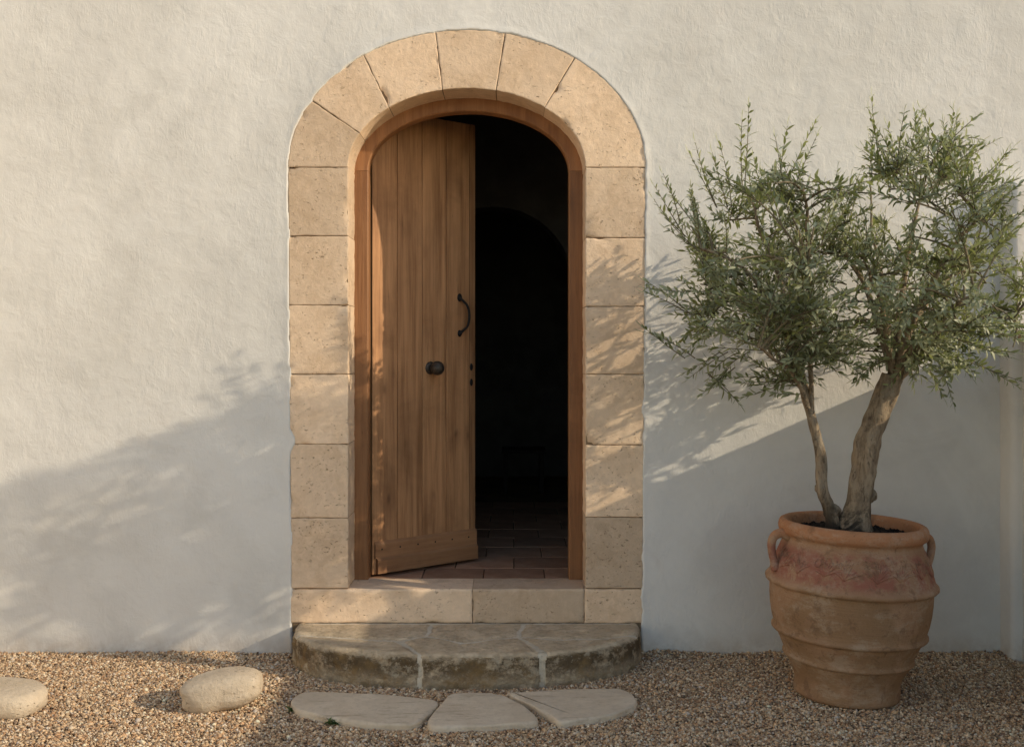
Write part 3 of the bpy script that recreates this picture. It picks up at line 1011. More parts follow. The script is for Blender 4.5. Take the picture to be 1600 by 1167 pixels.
JOINTS = [([(xl - 0.1, 0.215), A0, mid, P1], .007), ([P1, M1, M2, P2], .009), ([M1, B1, (B1[0], -0.01)], .007), ([P2, B2, (B2[0], -0.01)], .012),
          ([P2, R1, mid2, R2, (xr + 0.1, 0.215)], .008), ([P1, (F1x, 0.5), (F1x, 0.8)], .012), ([P2, (F2x, 0.48), (F2x, 0.8)], .013), ([(xl + 0.06, 0.004), (xr - 0.06, 0.006)], .014)]
def in_poly(x, y, poly):
    r = np.zeros(x.shape, bool)
    n = len(poly)
    for i in range(n):
        (x0, y0), (x1, y1) = poly[i], poly[(i + 1) % n]
        if y0 == y1: continue
        c = ((y0 > y) != (y1 > y)) & (x < (x1 - x0) * (y - y0) / (y1 - y0) + x0)
        r ^= c
    return r
def step_stones():
    """one worn surface over tread, nose and riser, cut along the joints into its stones and the mortar between"""
    na = 420
    al = np.linspace(math.pi, 0, na)
    c, sn = np.cos(al), np.maximum(0, np.sin(al))
    bx = SC + SA * np.sign(c) * np.abs(c) ** (2 / SE)
    bt = ST * sn ** (2 / SE)
    # even spacing along the front
    L = np.concatenate([[0], np.cumsum(np.hypot(np.diff(bx), np.diff(bt)))])
    q = np.linspace(0, L[-1], na)
    bx, bt = np.interp(q, L, bx), np.interp(q, L, bt)
    tx, tt = np.gradient(bx), np.gradient(bt)
    ln = np.hypot(tx, tt); nx_, nt_ = -tt / ln, tx / ln
    RN = 0.030                                              # nose radius
    prof = [(-(1 - k) , None) for k in np.linspace(0.0, 1, 74)[:-1]]
    rows = []
    for k in np.linspace(0.015, 1, 74)[:-1]:
        rows.append(('top', k))
    for a_ in np.linspace(0, math.pi / 2, 9):
        rows.append(('nose', a_))
    for z_ in np.linspace(SZ - RN, -0.025, 24)[1:]:
        rows.append(('riser', z_))
    X, T, Z, KX, KT, UP = [], [], [], [], [], []
    ix, it = bx - nx_ * RN, bt - nt_ * RN
    it = np.maximum(it, 0.0)
    for kind, v in rows:
        if kind == 'top':
            X.append(SC + (ix - SC) * v); T.append(it * v); Z.append(np.full(na, SZ)); UP.append(1.0)
        elif kind == 'nose':
            X.append(ix + nx_ * RN * math.sin(v)); T.append(np.maximum(it + nt_ * RN * math.sin(v), 0)); Z.append(np.full(na, SZ - RN + RN * math.cos(v))); UP.append(math.cos(v))
        else:
            X.append(ix + nx_ * RN); T.append(np.maximum(it + nt_ * RN, 0)); Z.append(np.full(na, v)); UP.append(0.0)
    X, T, Z = np.array(X), np.array(T), np.array(Z)
    UPm = np.array(UP)[:, None] * np.ones(na)
    # the plan position that decides stone and joint, with a wandering edge
    wx = 0.013 * fbm(X, T, Z, 13, 31, 4); wt = 0.010 * fbm(X, T, Z, 13, 41, 4)
    PX_, PT_ = X + wx, np.minimum(T, bt[None, :]) + wt
    D = np.full(X.shape, 9.0)
    for line, hw in JOINTS:
        for (x0, y0), (x1, y1) in zip(line[:-1], line[1:]):
            dx, dy = x1 - x0, y1 - y0
            h = np.clip(((PX_ - x0) * dx + (PT_ - y0) * dy) / (dx * dx + dy * dy + 1e-12), 0, 1)
            d = np.hypot(PX_ - x0 - dx * h, PT_ - y0 - dy * h) - hw * (1 + 0.5 * fbm(X, T, Z, 7, 55, 2))
            if hw in (.007, .008): d = np.where(UPm < 0.5, 9.0, d)          # these stay on the tread
            D = np.minimum(D, d)
    mort = D < 0
    e = np.clip(D / 0.020, 0, 1); e = e * e * (3 - 2 * e)
    hgt = np.where(mort, -0.0035 + 0.0015 * fbm(X, T, Z, 60, 7, 3), -0.0045 + 0.0055 * e + 0.0030 * fbm(X, T, Z, 9, 13, 3) + 0.0022 * fbm(X, T, Z, 38, 17, 3))
    rough = 0.011 * fbm(X, T, Z, 11, 23, 4) + 0.005 * fbm(X, T, Z, 45, 29, 3)
    out = np.where(mort, -0.004, 0.002 * e) + rough * np.where(mort, 0.5, 1)
    Z2 = Z + hgt * UPm
    X2 = X + nx_[None] * out * (1 - UPm); T2 = T + nt_[None] * out * (1 - UPm)
    T2 = np.maximum(T2, -0.004)
    V = np.stack([X2, -T2, Z2], -1)
    pid = np.full(X.shape, -1)
    for k, poly in enumerate(PIECES):
        pid[in_poly(PX_, PT_, poly)] = k
    pid[mort] = 6
    nr = len(rows)
    i, j = np.meshgrid(np.arange(nr - 1), np.arange(na - 1), indexing='ij')
    quad = np.stack([i * na + j, (i + 1) * na + j, (i + 1) * na + j + 1, i * na + j + 1], -1).reshape(-1, 4)
    qid = pid[:-1, :-1].ravel()
    V = V.reshape(-1, 3) - np.array([step.location.x, 0, 0])
    for k in range(7):
        F = quad[(qid == k) | ((qid == -1) & (k == 6))]
        if not len(F): continue
        u, inv = np.unique(F, return_inverse=True)
        npmesh('mortar' if k == 6 else 'stone', V[u], inv.reshape(-1, 4), M['step_mortar' if k == 6 else 'step'], step)
step_stones()

# ------------------------------------------------------------------ paving stones at the foot of the step
def at_ground(px, py, z=0.036):
    d = 1700 * (1.4 - z) / (py - 545)
    return ((px - 800) / 1700 * d, 5 - d)
pav = [
    ([(454, 1092), (461, 1083), (474, 1077), (520, 1076), (580, 1079), (640, 1084), (686, 1090), (676, 1103), (662, 1116), (648, 1127), (600, 1126), (555, 1122), (500, 1113), (462, 1103)],
     'wide pale paving stone left of the wedge-shaped one, weeds along its edge'),
    ([(704, 1079), (745, 1077), (784, 1079), (812, 1092), (842, 1117), (838, 1124), (760, 1128), (672, 1130), (668, 1121), (686, 1098)],
     'wedge-shaped pale paving stone between the two wider ones'),
    ([(792, 1077), (880, 1073), (964, 1071), (984, 1077), (995, 1088), (990, 1098), (958, 1111), (915, 1118), (872, 1124), (862, 1112), (828, 1096)],
     'wide pale paving stone with a blunt outer end, nearest the pot')]
for k, (pl, lab) in enumerate(pav):
    poly = [at_ground(*p) for p in pl]
    o = slab('paving_stone', poly, -0.02, 0.027, M['paving'], None, -0.003, 110 + k * 7, 0.008, 0.010, True, 0.003, step_=0.018, rings=5)
    tag(o, lab, 'paving stone', 'paving stones at the foot of the step')

# ------------------------------------------------------------------ boulders
def boulder(name, loc, size, rotz, tilt, seed, ex=2.6, label='', cut=None):
    bm = bmesh.new()
    bmesh.ops.create_icosphere(bm, subdivisions=5, radius=1)
    co = np.array([v.co[:] for v in bm.verts])
    n = (np.abs(co) ** ex).sum(1) ** (1 / ex)
    co = co / n[:, None]
    co = co * (1 + 0.085 * fbm(co[:, 0], co[:, 1], co[:, 2], 1.2, seed, 2) + 0.02 * fbm(co[:, 0], co[:, 1], co[:, 2], 4, seed + 4, 4))[:, None]
    co = co * np.array(size)
    if cut:
        co[:, 2] = np.where(co[:, 2] > cut, cut + (co[:, 2] - cut) * 0.38, co[:, 2])
    c, s = math.cos(tilt), math.sin(tilt)
    co = np.stack([co[:, 0] * c - co[:, 2] * s, co[:, 1], co[:, 0] * s + co[:, 2] * c], -1)
    for v, p in zip(bm.verts, co): v.co = p
    me = bpy.data.meshes.new(name); bm.to_mesh(me); bm.free()
    me.polygons.foreach_set('use_smooth', [True] * len(me.polygons))
    return tag(link(name, me, M['boulder'], None, loc=loc, rot=(0, 0, rotz)), label, 'boulder', 'field stones lying on the gravel')
boulder('boulder', (-1.135, -0.74, 0.066), (0.160, 0.108, 0.072), R(6), R(9), 5, 2.7, 'smooth oblong cream boulder lying whole on the gravel near the step')
boulder('boulder', (-1.985, -0.78, 0.045), (0.170, 0.13, 0.072), R(-6), R(-3), 31, 2.6, 'flat-topped pale boulder by itself on the gravel, cut off by the picture edge', 0.045)

# ------------------------------------------------------------------ weeds
def weed(loc, n, seed, label, r):
    rd = random.Random(seed)
    V, F = [], []
    for k in range(n):
        a = rd.uniform(0, 6.283); e = rd.uniform(0.15, 1.1); L = rd.uniform(0.55, 1.0) * r; w = L * rd.uniform(0.16, 0.26)
        d = Vector((math.cos(a) * math.cos(e), math.sin(a) * math.cos(e), math.sin(e)))
        sd = d.cross(Vector((0, 0, 1))).normalized()
        up = sd.cross(d)
        o = Vector((rd.uniform(-1, 1), rd.uniform(-1, 1) * 0.6, 0)) * r * 0.55
        b = len(V)
        for t, ww, dz in ((0, 0.15, 0), (0.35, 0.8, 0.10), (0.7, 0.75, 0.08), (1, 0.05, -0.12)):
            c = o + d * L * t + up * dz * L
            V += [c - sd * w * ww, c + sd * w * ww]
        F += [(b, b + 1, b + 3, b + 2), (b + 2, b + 3, b + 5, b + 4), (b + 4, b + 5, b + 7, b + 6)]
    tag(pymesh('weed', V, F, M['weed'], None, loc=loc), label, 'weed', 'weeds by the paving')
x, t = at_ground(459, 1108, 0.01); weed((x, -t, 0.004), 34, 3, 'tiny green weed at the rounded outer end of the wide paving stone', 0.030)
x, t = at_ground(521, 1128, 0.01); weed((x, -t, 0.004), 38, 9, 'tiny green weed at the front edge of the wide paving stone', 0.030)

# ------------------------------------------------------------------ terracotta jar
PX, PT = 1.362, 0.59
pot = None
def make_pot():
    k = [(0.0, 0.0), (0.205, 0.0), (0.214, 0.006), (0.216, 0.018), (0.214, 0.035), (0.213, 0.060), (0.222, 0.09), (0.240, 0.125), (0.249, 0.144),
         (0.2495, 0.146), (0.261, 0.149), (0.2665, 0.156), (0.2665, 0.162), (0.262, 0.167), (0.2605, 0.171), (0.272, 0.195), (0.286, 0.225), (0.296, 0.245),
         (0.2965, 0.247), (0.309, 0.250), (0.3165, 0.257), (0.3165, 0.264), (0.311, 0.270), (0.3085, 0.277), (0.318, 0.31), (0.325, 0.35), (0.329, 0.39), (0.330, 0.425), (0.331, 0.441),
         (0.3315, 0.443), (0.343, 0.446), (0.350, 0.454), (0.350, 0.463), (0.343, 0.471), (0.335, 0.480), (0.329, 0.50), (0.317, 0.535), (0.301, 0.572), (0.288, 0.603), (0.281, 0.622), (0.280, 0.634),
         (0.288, 0.640), (0.298, 0.647), (0.303, 0.658), (0.304, 0.670), (0.302, 0.683), (0.296, 0.693), (0.286, 0.698), (0.275, 0.697), (0.266, 0.690),
         (0.262, 0.678), (0.260, 0.655), (0.262, 0.60), (0.27, 0.56), (0.0, 0.55)]
    # finer profile
    kk = np.array(k) * [0.965, 1.0]
    V, F = lathe(kk, 160, 0.005, 3)
    r = np.hypot(V[:, 0], V[:, 1])
    # broken lip on the first ridge at the left front
    ang = np.arctan2(V[:, 1], V[:, 0])
    rid = np.exp(-((V[:, 2] - 0.456) / 0.012) ** 2) * np.clip(fbm(V[:, 0], V[:, 1], V[:, 2], 40, 5, 2), -1, 1) * 0.012
    rid = np.where((ang < -1.2) & (ang > -3.1), rid, 0.25 * rid)
    s = (r + rid) / np.maximum(r, 1e-6)
    V[:, 0] *= s; V[:, 1] *= s
    o = npmesh('terracotta_pot', V, F, M['terracotta'], None, loc=(PX - 0.008, -PT, 0.004), rot=(R(0), R(2.2), R(0)))
    tag(o, 'big ribbed terracotta jar with two ear handles and a worn reddish band', 'pot')
    for sgn in (-1, 1):
        a = math.pi / 2 * 0 + (math.pi if sgn < 0 else 0) + (0.12 if sgn < 0 else 0.10)
        ca, sa = math.cos(a), math.sin(a)
        prof = [(0.262, 0.632), (0.296, 0.645), (0.326, 0.634), (0.338, 0.604), (0.334, 0.565), (0.324, 0.53), (0.314, 0.500)]
        Q = crspline(np.array([(r_ * ca, r_ * sa, z_) for r_, z_ in prof]), 6)
        V, F = tube(Q, np.interp(np.linspace(0, 1, len(Q)), [0, 0.4, 0.8, 1], [0.021, 0.0165, 0.016, 0.021]), 14, bump=0.1, seed=4)
        npmesh('handle', V, F, M['terracotta'], o)
    kk0 = int(np.argmin(np.abs(kk[:, 1] - 0.480)))
    kk1 = int(np.argmin(np.abs(kk[:40, 1] - 0.634))) + 1
    # moulded sprays on the shoulder
    parts = []
    rd = random.Random(11)
    def surf(a, z, d=0.0):
        r_ = np.interp(z, kk[kk0:kk1, 1], kk[kk0:kk1, 0]) + d
        return (r_ * math.cos(a), r_ * math.sin(a), z)
    for c in range(9):
        a0 = -math.pi + 0.22 + c * 0.335 + rd.uniform(-0.05, 0.05)
        z0 = rd.uniform(0.50, 0.525)
        lean = rd.choice((-1, 1)) * rd.uniform(0.5, 1.0)
        for f in range(11):
            s_ = (f - 5) / 5
            L = rd.uniform(0.05, 0.085)
            pts = []
            for q in np.linspace(0, 1, 7):
                aa = a0 + (s_ * 0.55 + lean * 0.35) * q * 0.30 + 0.05 * s_ * q * q
                zz = z0 + L * q * (1 - 0.35 * abs(s_)) - 0.02 * q * q * abs(s_)
                pts.append(surf(aa, min(zz, 0.605), 0.0002))
            parts.append(tube(pts, [0.003, 0.0040, 0.0044, 0.0044, 0.004, 0.003, 0.0015], 6))
        for f in range(5):
            ac, zc, rr_ = a0 + rd.uniform(-0.14, 0.14), rd.uniform(0.545, 0.592), rd.uniform(0.008, 0.016)
            pts = [surf(ac + rr_ / 0.31 * math.cos(q), zc + rr_ * math.sin(q), 0.0002) for q in np.linspace(rd.uniform(0, 6), rd.uniform(0, 6) + 5.2, 12)]
            parts.append(tube(pts, np.full(12, 0.0034), 6))
    V, F = merge(parts)
    tag(npmesh('relief', V, F, M['terracotta'], o))
    return o
pot = make_pot()
# soil in the jar
V, F = lathe([(0.0, 0.662), (0.08, 0.668), (0.16, 0.660), (0.22, 0.652), (0.262, 0.648)], 64)
V[:, 2] += 0.010 * fbm(V[:, 0], V[:, 1], 0 * V[:, 0], 22, 2, 4)
sp = [(V, F)]
rd = np.random.default_rng(3)
bm = bmesh.new(); bmesh.ops.create_icosphere(bm, subdivisions=1, radius=1)
iv = np.array([v.co[:] for v in bm.verts]); jf = np.array([[v.index for v in f.verts] for f in bm.faces]); bm.free()
jf = np.column_stack([jf, jf[:, 2]])
for k in range(420):
    a, r_ = rd.uniform(0, 6.283), 0.255 * math.sqrt(rd.uniform())
    s_ = rd.uniform(0.003, 0.010)
    sp.append((iv * s_ * rd.uniform(0.6, 1.3, 3) + [r_ * math.cos(a), r_ * math.sin(a), 0.664 - 0.015 * (r_ / 0.26) ** 2], jf[:, :3]))
Vs, Fs, o_ = [], [], 0
for V, F in sp:
    Vs.append(V); Fs += [tuple(f) for f in (F + o_)]; o_ += len(V)
so_ = pymesh('soil', np.vstack(Vs), Fs, M['soil'], None, loc=(PX - 0.008 + 0.0, -PT, 0.004), rot=(0, R(2.2), 0))
tag(so_, 'dark crumbly soil around the trunks inside the terracotta jar', 'soil', kind='stuff')

# ------------------------------------------------------------------ olive tree
tree = empty('olive_tree', (PX, -PT, 0.66))
tag(tree, 'two-trunked olive tree with dense silvery green leaves, growing in the terracotta jar', 'tree')
INV = Matrix.Translation(-tree.location)
def tp(o):
    o.matrix_parent_inverse = INV
    return o
def pp(px, py, t=PT):
    """pot-plane pixel to metres"""
    return np.array([(px - 800) / 386.0, -t, 1.4 + (545 - py) / 386.0])

main = [pp(1341, 842), pp(1341, 822), pp(1345, 790), pp(1349, 740), pp(1357, 695, .585), pp(1371, 652, .58), pp(1386, 617, .58), pp(1398, 590, .58)]
thin = [pp(1300, 836, .60), pp(1300, 812, .60), pp(1294, 792, .60), pp(1284, 765, .605), pp(1283, 725, .61), pp(1276, 690, .615), pp(1266, 655, .62), pp(1257, 618, .62), pp(1246, 575, .62), pp(1236, 520, .62)]
Q = crspline(main, 10)
rad = np.interp(np.linspace(0, 1, len(Q)), [0, 0.14, 0.28, 0.45, 0.7, 0.9, 1], [0.082, 0.066, 0.054, 0.050, 0.049, 0.047, 0.046])
V, F = tube(Q, rad, 48, bump=0.5, seed=2, bf=15)
tp(npmesh('trunk', V, F, M['bark'], tree))
Q = crspline(thin, 8)
rad = np.interp(np.linspace(0, 1, len(Q)), [0, 0.1, 0.2, 0.3, 0.5, 1], [0.030, 0.028, 0.024, 0.024, 0.021, 0.017])
V, F = tube(Q, rad, 20, bump=0.35, seed=12, bf=22)
tp(npmesh('trunk', V, F, M['bark'], tree))
# knots and a sawn stub
for (c, r_, sd) in ((pp(1281, 763, .60), 0.023, 1), (pp(1301, 800, .59), 0.034, 2), (pp(1359, 775, .575), 0.036, 3), (pp(1357, 735, .56), 0.034, 5), (pp(1338, 812, .56), 0.045, 7)):
    V = iv.copy()
    bm = bmesh.new(); bmesh.ops.create_icosphere(bm, subdivisions=3, radius=1)
    V = np.array([v.co[:] for v in bm.verts]); F = np.array([[v.index for v in f.verts] for f in bm.faces]); bm.free()
    V = V * (1 + 0.4 * fbm(V[:, 0], V[:, 1], V[:, 2], 1.8, sd, 3))[:, None] * r_
    tp(npmesh('knot', V + c, F, M['bark'], tree))
V, F = tube(crspline([pp(1396, 596, .575), pp(1408, 585, .56), pp(1420, 576, .55)], 6), np.linspace(0.036, 0.028, 13), 18, bump=0.15, seed=9)
tp(npmesh('stub', V, F, M['bark'], tree))

LOBES = [(1160, 400, 105, 140, .56, 1.15), (1262, 455, 95, 125, .56, 1.0), (1435, 335, 105, 130, .58, 1.15), (1478, 480, 105, 105, .56, 1.0),
         (1140, 505, 88, 72, .48, .75), (1352, 470, 95, 100, .56, .9), (1540, 430, 52, 115, .48, .6), (1215, 548, 85, 48, .40, .7), (1395, 545, 90, 45, .40, .7),
         (1500, 555, 70, 45, .36, .55), (1300, 520, 70, 60, .42, .6), (1240, 560, 55, 38, .30, .45), (1400, 560, 55, 36, .30, .5), (1250, 345, 60, 90, .45, .45), (1340, 360, 55, 90, .45, .45)]
wl = np.array([l[2] * l[3] * l[4] * l[5] for l in LOBES]); wl /= wl.sum()
CT = 0.66
def crown_pt(shell=0.0):
    while True:
        l = LOBES[rng.choice(len(LOBES), p=wl)]
        d = rng.normal(size=3); d /= np.linalg.norm(d)
        rr_ = (shell + (1 - shell) * rng.uniform()) ** (1 / 2.4)
        px, py, tt = l[0] + d[0] * l[2] * rr_, l[1] + d[1] * l[3] * rr_, CT + d[2] * l[4] * rr_
        q = pp(px, py, tt)
        if 0.13 < tt < 1.30 and q[2] > 1.18 + 0.36 * max(0.0, tt - 0.5):        # the underside rises towards the light
            return q

nodes = []           # (pos, dir, is_left)
def bez(a, b, ctrl, n):
    t = np.linspace(0, 1, n)[:, None]
    return (1 - t) ** 2 * a + 2 * t * (1 - t) * ctrl + t ** 2 * b
LIMBS = [(1, 1130, 470, .35), (1, 1085, 395, .75), (1, 1170, 300, .55), (1, 1225, 310, .9), (1, 1270, 380, .3), (1, 1150, 545, 1.0), (1, 1215, 430, 1.05),
         (0, 1440, 300, .6), (0, 1395, 350, .35), (0, 1480, 360, .9), (0, 1530, 420, .5), (0, 1335, 430, .8), (0, 1450, 470, 1.05), (0, 1500, 530, .3), (0, 1320, 360, .45), (0, 1560, 500, .75)]
for left, px, py, tt in LIMBS:
    b = pp(px, py, tt)
    if left:
        k = rng.choice([6, 7, 8, 9]); a = thin[k]
    else:
        a = main[-1] if rng.uniform() < 0.7 else main[-2]
    up = 0.18 + 0.25 * rng.uniform()
    ctrl = a * 0.62 + b * 0.38 + np.array([0, 0, up * np.linalg.norm(b - a)])
    L = bez(a, b, ctrl, 22) 
    L = L + 0.02 * np.stack([vnoise(L[:, 0], L[:, 1], L[:, 2], 9, 3), vnoise(L[:, 0], L[:, 1], L[:, 2], 9, 5), vnoise(L[:, 0], L[:, 1], L[:, 2], 9, 8)], -1) * np.linspace(0, 1, 22)[:, None]
    V, F = tube(L, np.linspace(0.017 if not left else 0.011, 0.005, 22), 10, bump=0.2, seed=px)
    tp(npmesh('branch', V, F, M['bark'], tree))
    for q in range(5, 22):
        nodes.append(L[q])
tw = []
nodes2 = list(nodes)
for k in range(150):
    b = crown_pt(0.15)
    A = np.array(nodes)
    dd = np.linalg.norm(A - b, axis=1) + 0.9 * np.maximum(0, A[:, 2] - b[2])
    a = A[np.argmin(dd)]
    if np.linalg.norm(b - a) < 0.05:
        continue
    ctrl = (a + b) / 2 + np.array([0, 0, 0.16 * np.linalg.norm(b - a)]) + rng.normal(0, 0.012, 3)
    L = bez(a, b, ctrl, 12)
    tw.append(tube(L, np.linspace(0.0052, 0.0026, 12), 6, cap=False))
    nodes2 += [L[q] for q in range(3, 12)]
A2 = np.array(nodes2)

# one leaf: folded lanceolate blade, x along, z up
LL = np.array([0, 0.16, 0.38, 0.62, 0.84, 1.0])
LWD = np.array([0.05, 0.62, 1.0, 0.92, 0.5, 0.02])
def leaf_mesh_np():
    V = []
    for a, w in zip(LL, LWD):
        z = 0.10 * a * (1 - a) - 0.06 * a * a
        V += [(a, w * 0.150, z + 0.04 * w), (a, 0, z), (a, -w * 0.150, z + 0.04 * w)]
    F = []
    for i in range(5):
        b = i * 3
        F += [(b, b + 1, b + 4, b + 3), (b + 1, b + 2, b + 5, b + 4)]
    return np.array(V), np.array(F)[:, ::-1]
LV, LF = leaf_mesh_np()
leaves = []          # (pos, x axis, z axis, size, tint)
def unit(v):
    return v / (np.linalg.norm(v) + 1e-12)
def add_twig(a, b, sag, thick=0.0022, dens=1.0, big=1.0):
    Ln = np.linalg.norm(b - a)
    if Ln < 0.03:
        return
    ctrl = (a + b) / 2 + np.array([0, 0, sag * Ln]) + rng.normal(0, 0.012, 3)
    n = max(6, int(Ln / 0.018))
    L = bez(a, b, ctrl, n)
    tw.append(tube(L, np.linspace(thick, 0.0009, n), 5, cap=False))
    T = np.gradient(L, axis=0)
    s = np.concatenate([[0], np.cumsum(np.linalg.norm(np.diff(L, axis=0), axis=1))])
    tot = s[-1]
    start = max(0.02, tot - 0.26)
    ph = rng.uniform(0, 6.28)
    tone = rng.normal(0.02, 0.16) + np.clip((b[2] - 1.75) * 0.28, -0.18, 0.22)
    q = start
    while q <= tot + 1e-6:
        p = np.array([np.interp(q, s, L[:, i]) for i in range(3)])
        t = unit(np.array([np.interp(q, s, T[:, i]) for i in range(3)]))
        u = unit(np.cross(t, [0.2, 0.1, 1.0])); w = np.cross(t, u)
        f = (q - start) / max(1e-6, tot - start)
        for sg in (0, math.pi):
            if rng.uniform() > 0.88 * dens: continue
            an = ph + sg + rng.normal(0, 0.4)
            side = u * math.cos(an) + w * math.sin(an)
            op = R(rng.uniform(25, 85)) * (1 - 0.35 * f)
            d = unit(t * math.cos(op) + side * math.sin(op) + np.array([0, 0, rng.normal(-0.04, 0.22)]))
            z = unit(t - d * np.dot(t, d) + np.array([0.30, -0.25, 0.42]) + rng.normal(0, 0.3, 3))
            z = unit(z - d * np.dot(z, d))
            size = rng.choice([0.75, 1.0, 1.0, 1.15]) * rng.uniform(0.029, 0.045) * (1 - 0.30 * f ** 3) * big
            leaves.append((p, d, z, size, np.clip(0.42 + tone + rng.normal(0, 0.27), 0, 1)))
        ph += math.pi / 2 + rng.normal(0, 0.2)
        q += rng.uniform(0.012, 0.023)
    # end leaf
    leaves.append((L[-1], unit(T[-1]), unit(np.cross(T[-1], [0.3, 1, 0.1])), 0.045, np.clip(0.6 + tone, 0, 1)))

CL = [crown_pt(0.25) for k in range(95)]         # the leaves gather in clumps with gaps between
for k in range(1000):
    b = CL[k % 95] + rng.normal(0, 0.055, 3) * [1, 1, 0.8] if k < 740 else crown_pt(0.3)
    v = A2 - b
    dist = np.linalg.norm(v, axis=1)
    sc_ = np.abs(dist - 0.16) + 0.5 * np.maximum(0, A2[:, 2] - b[2])
    a = A2[np.argmin(sc_ + rng.uniform(0, 0.05, len(A2)))]
    out = unit(b - pp(1310, 470, CT))
    b = b + out * rng.uniform(0, 0.05) + np.array([0, 0, rng.uniform(-0.01, 0.05)])
    b[1] = min(b[1], -0.10)
    if np.linalg.norm(b - a) > 0.42:
        a = b + (a - b) * 0.42 / np.linalg.norm(b - a)
    add_twig(a, b, rng.uniform(-0.08, 0.16))
# the loose sprays that break the outline
SPR = [(1168, 168, 1165, 300, .6), (1275, 192, 1235, 300, .55), (1208, 215, 1200, 310, .8), (1130, 215, 1150, 320, .5), (1080, 230, 1120, 330, .7), (1362, 152, 1395, 270, .6), (1440, 168, 1435, 280, .55),
       (1475, 180, 1460, 290, .7), (1410, 195, 1420, 290, .4), (1520, 222, 1480, 310, .5), (1574, 245, 1510, 320, .6), (1348, 220, 1390, 300, .7), (1008, 440, 1080, 490, .6), (1008, 518, 1085, 560, .55),
       (1022, 292, 1075, 370, .6), (1045, 262, 1090, 340, .45), (1028, 345, 1085, 400, .75), (1162, 634, 1110, 585, .5), (1100, 618, 1150, 575, .5), (1085, 592, 1140, 550, .5), (1210, 612, 1245, 570, .6), (1130, 600, 1180, 550, .45),
       (1500, 630, 1470, 575, .5), (1540, 590, 1490, 545, .45), (1560, 560, 1500, 520, .5), (1592, 605, 1520, 560, .6), (1598, 500, 1530, 480, .7), (1596, 350, 1530, 390, .6), (1594, 410, 1530, 430, .8), (1598, 560, 1530, 530, .5), (1335, 598, 1380, 560, .6),
       (1275, 600, 1235, 560, .6), (1310, 585, 1270, 545, .6), (1310, 265, 1290, 330, .6), (1325, 290, 1345, 370, .4), (1455, 600, 1410, 560, .6), (1360, 590, 1400, 550, .55)]
for px, py, qx, qy, tt in SPR:
    for k in range(2):
        add_twig(pp(qx + rng.normal(0, 8), qy, tt), pp(px + rng.normal(0, 9) * k, py + (18 * k if py < 450 else -8 * k), tt + rng.normal(0, 0.03)), rng.uniform(-0.05, 0.12), 0.0026)
print('leaves', len(leaves), 'twigs', len(tw))
V, F = merge(tw)
tag(tp(npmesh('twigs', V, F, M['twig'], tree)), kind='stuff')

P_ = np.array([l[0] for l in leaves]); DX = np.array([l[1] for l in leaves]); DZ = np.array([l[2] for l in leaves])
SZs = np.array([l[3] for l in leaves]); TI = np.array([l[4] for l in leaves])
DY = np.cross(DZ, DX)
# the ones that show largest: near the viewer, spread flat towards the camera
camp = np.array([0, -5, 1.4])
vd = P_ - camp; di = np.linalg.norm(vd, axis=1); vd /= di[:, None]
ar = np.abs((DZ * vd).sum(1)) * np.sqrt(1 - (DX * vd).sum(1) ** 2) * (SZs / di) ** 2
score = ar / ar.max() + 1.2 * (-P_[:, 1]) / 1.3
order = np.argsort(-score)
pick = order[:300]; rest = order[300:]
def blade(idx):
    V = P_[idx][:, None, :] + SZs[idx][:, None, None] * (LV[None, :, 0:1] * DX[idx][:, None, :] + LV[None, :, 1:2] * DY[idx][:, None, :] + LV[None, :, 2:3] * DZ[idx][:, None, :])
    return V
V = blade(rest); nl = len(LV)
F = (LF[None] + (np.arange(len(rest)) * nl)[:, None, None]).reshape(-1, 4)
fo = tp(npmesh('foliage', V.reshape(-1, 3), F, M['leaf'], tree))
at = fo.data.attributes.new('tint', 'FLOAT', 'POINT')
at.data.foreach_set('value', np.repeat(TI[rest], nl).astype(np.float32))
tag(fo, kind='stuff')
LM = []
for k in range(6):
    me = bpy.data.meshes.new('leaf')
    me.from_pydata([tuple(v) for v in LV], [], [tuple(int(q) for q in f) for f in LF])
    me.polygons.foreach_set('use_smooth', [True] * len(me.polygons))
    at = me.attributes.new('tint', 'FLOAT', 'POINT')
    at.data.foreach_set('value', np.full(nl, 0.12 + 0.15 * k, np.float32))
    me.materials.append(M['leaf'])
    LM.append(me)
for i in pick:
    o = bpy.data.objects.new('leaf', LM[int(np.clip(round((TI[i] - 0.12) / 0.15), 0, 5))])
    COL.objects.link(o)
    o.parent = tree
    m = Matrix.Identity(4)
    for r_ in range(3):
        m[r_][0], m[r_][1], m[r_][2], m[r_][3] = DX[i][r_] * SZs[i], DY[i][r_] * SZs[i], DZ[i][r_] * SZs[i], P_[i][r_] - tree.location[r_]
    o.matrix_local = m

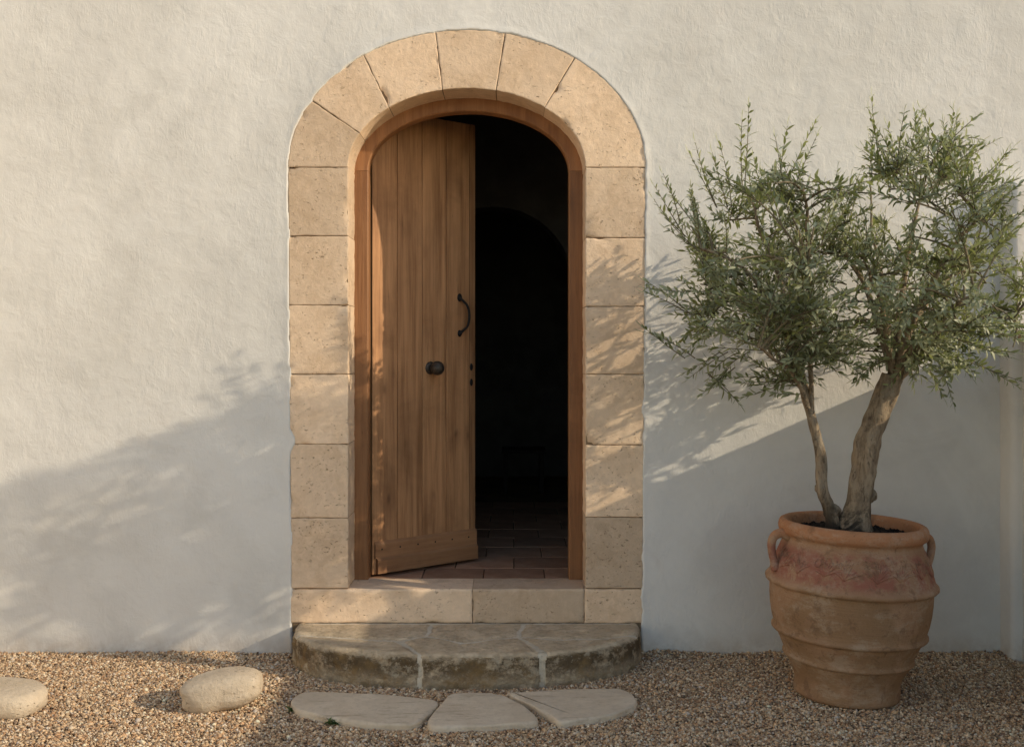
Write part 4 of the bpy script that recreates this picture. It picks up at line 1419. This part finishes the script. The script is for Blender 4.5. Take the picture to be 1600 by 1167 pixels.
# ------------------------------------------------------------------ the taller olive beyond the garden wall (its shade falls on the house front)
def far_tree():
    T0 = np.array([3.75, -1.95, 0.0])
    rt = empty('olive_tree', tuple(T0))
    tag(rt, 'taller olive tree standing beyond the garden wall, outside the picture', 'tree')
    inv = Matrix.Translation(-rt.location)
    r2 = np.random.default_rng(21)
    pts = crspline([T0 + [0, 0, -0.1], T0 + [0.02, 0, 0.7], T0 + [0.08, 0.03, 1.5], T0 + [0.02, 0, 2.3], T0 + [0.0, 0, 2.9]], 6)
    V, F = tube(pts, np.linspace(0.085, 0.035, len(pts)), 16, bump=0.3, seed=6)
    o = npmesh('trunk', V, F, M['bark'], rt); o.matrix_parent_inverse = inv
    Vs, tws = [], []
    n = 0
    while n < FAR_TWIGS:
        xw, zw = r2.uniform(-2.9, -1.0), r2.uniform(0.10, 1.42)
        top = np.interp(xw, [-2.75, -2.35, -1.6, -0.75], [0.80, 0.90, 1.05, 1.40])
        low = np.interp(xw, [-2.75, -1.6, -0.75], [0.30, 0.12, 0.45])
        if zw > top - 0.05 or zw < low: continue
        u_, v_ = xw * 0.92 + zw * 0.39, zw * 0.92 - xw * 0.39        # twigs gathered so their wall shadow falls in long streaks
        if fbm(np.array([u_ * 0.75]), np.array([0.0]), np.array([v_ * 4.6]), 1.0, 77, 2)[0] < 0.10: continue
        tt = 1.95 + r2.uniform(-0.35, 0.35)
        b = np.array([xw + 2.86 * tt, -tt, zw + 1.24 * tt])
        a = b + np.array([r2.normal(0, 0.10), r2.normal(0, 0.08), -0.14 + r2.normal(0, 0.05)])
        n += 1
        L = bez(a, b, (a + b) / 2 + r2.normal(0, 0.02, 3), 8)
        tws.append(tube(L, np.linspace(0.003, 0.001, 8), 4, cap=False))
        t = unit(b - a)
        for k in range(18):
            p = L[2 + k % 6]
            d = unit(t + r2.normal(0, 0.65, 3))
            z = unit(np.cross(d, r2.normal(size=3)))
            y = np.cross(z, d)
            sz = r2.uniform(0.045, 0.065)
            Vs.append(p + sz * (LV[:, :1] * d + LV[:, 1:2] * y + LV[:, 2:3] * z))
    for k in range(14):
        xw, zw = r2.uniform(-2.5, -0.9), r2.uniform(0.4, 0.85)
        b = np.array([xw + 2.86 * 1.95, -1.95 + r2.uniform(-.3, .3), zw + 1.24 * 1.95])
        a = pts[-1 - int(r2.integers(0, 8))]
        L = bez(a, b, (a + b) / 2 + [0, 0, 0.15], 14)
        V, F = tube(L, np.linspace(0.022, 0.005, 14), 8)
        o = npmesh('branch', V, F, M['bark'], rt); o.matrix_parent_inverse = inv
    V = np.array(Vs).reshape(-1, 3); n = len(LV)
    F = (LF[None] + (np.arange(len(Vs)) * n)[:, None, None]).reshape(-1, 4)
    o = npmesh('foliage', V, F, M['leaf'], rt); o.matrix_parent_inverse = inv
    at = o.data.attributes.new('tint', 'FLOAT', 'POINT')
    at.data.foreach_set('value', np.repeat(r2.uniform(0.2, 0.7, len(Vs)), n).astype(np.float32))
    tag(o, kind='stuff')
    V, F = merge(tws)
    o = npmesh('twigs', V, F, M['twig'], rt); o.matrix_parent_inverse = inv
    tag(o, kind='stuff')
FAR_TWIGS = 75
far_tree()
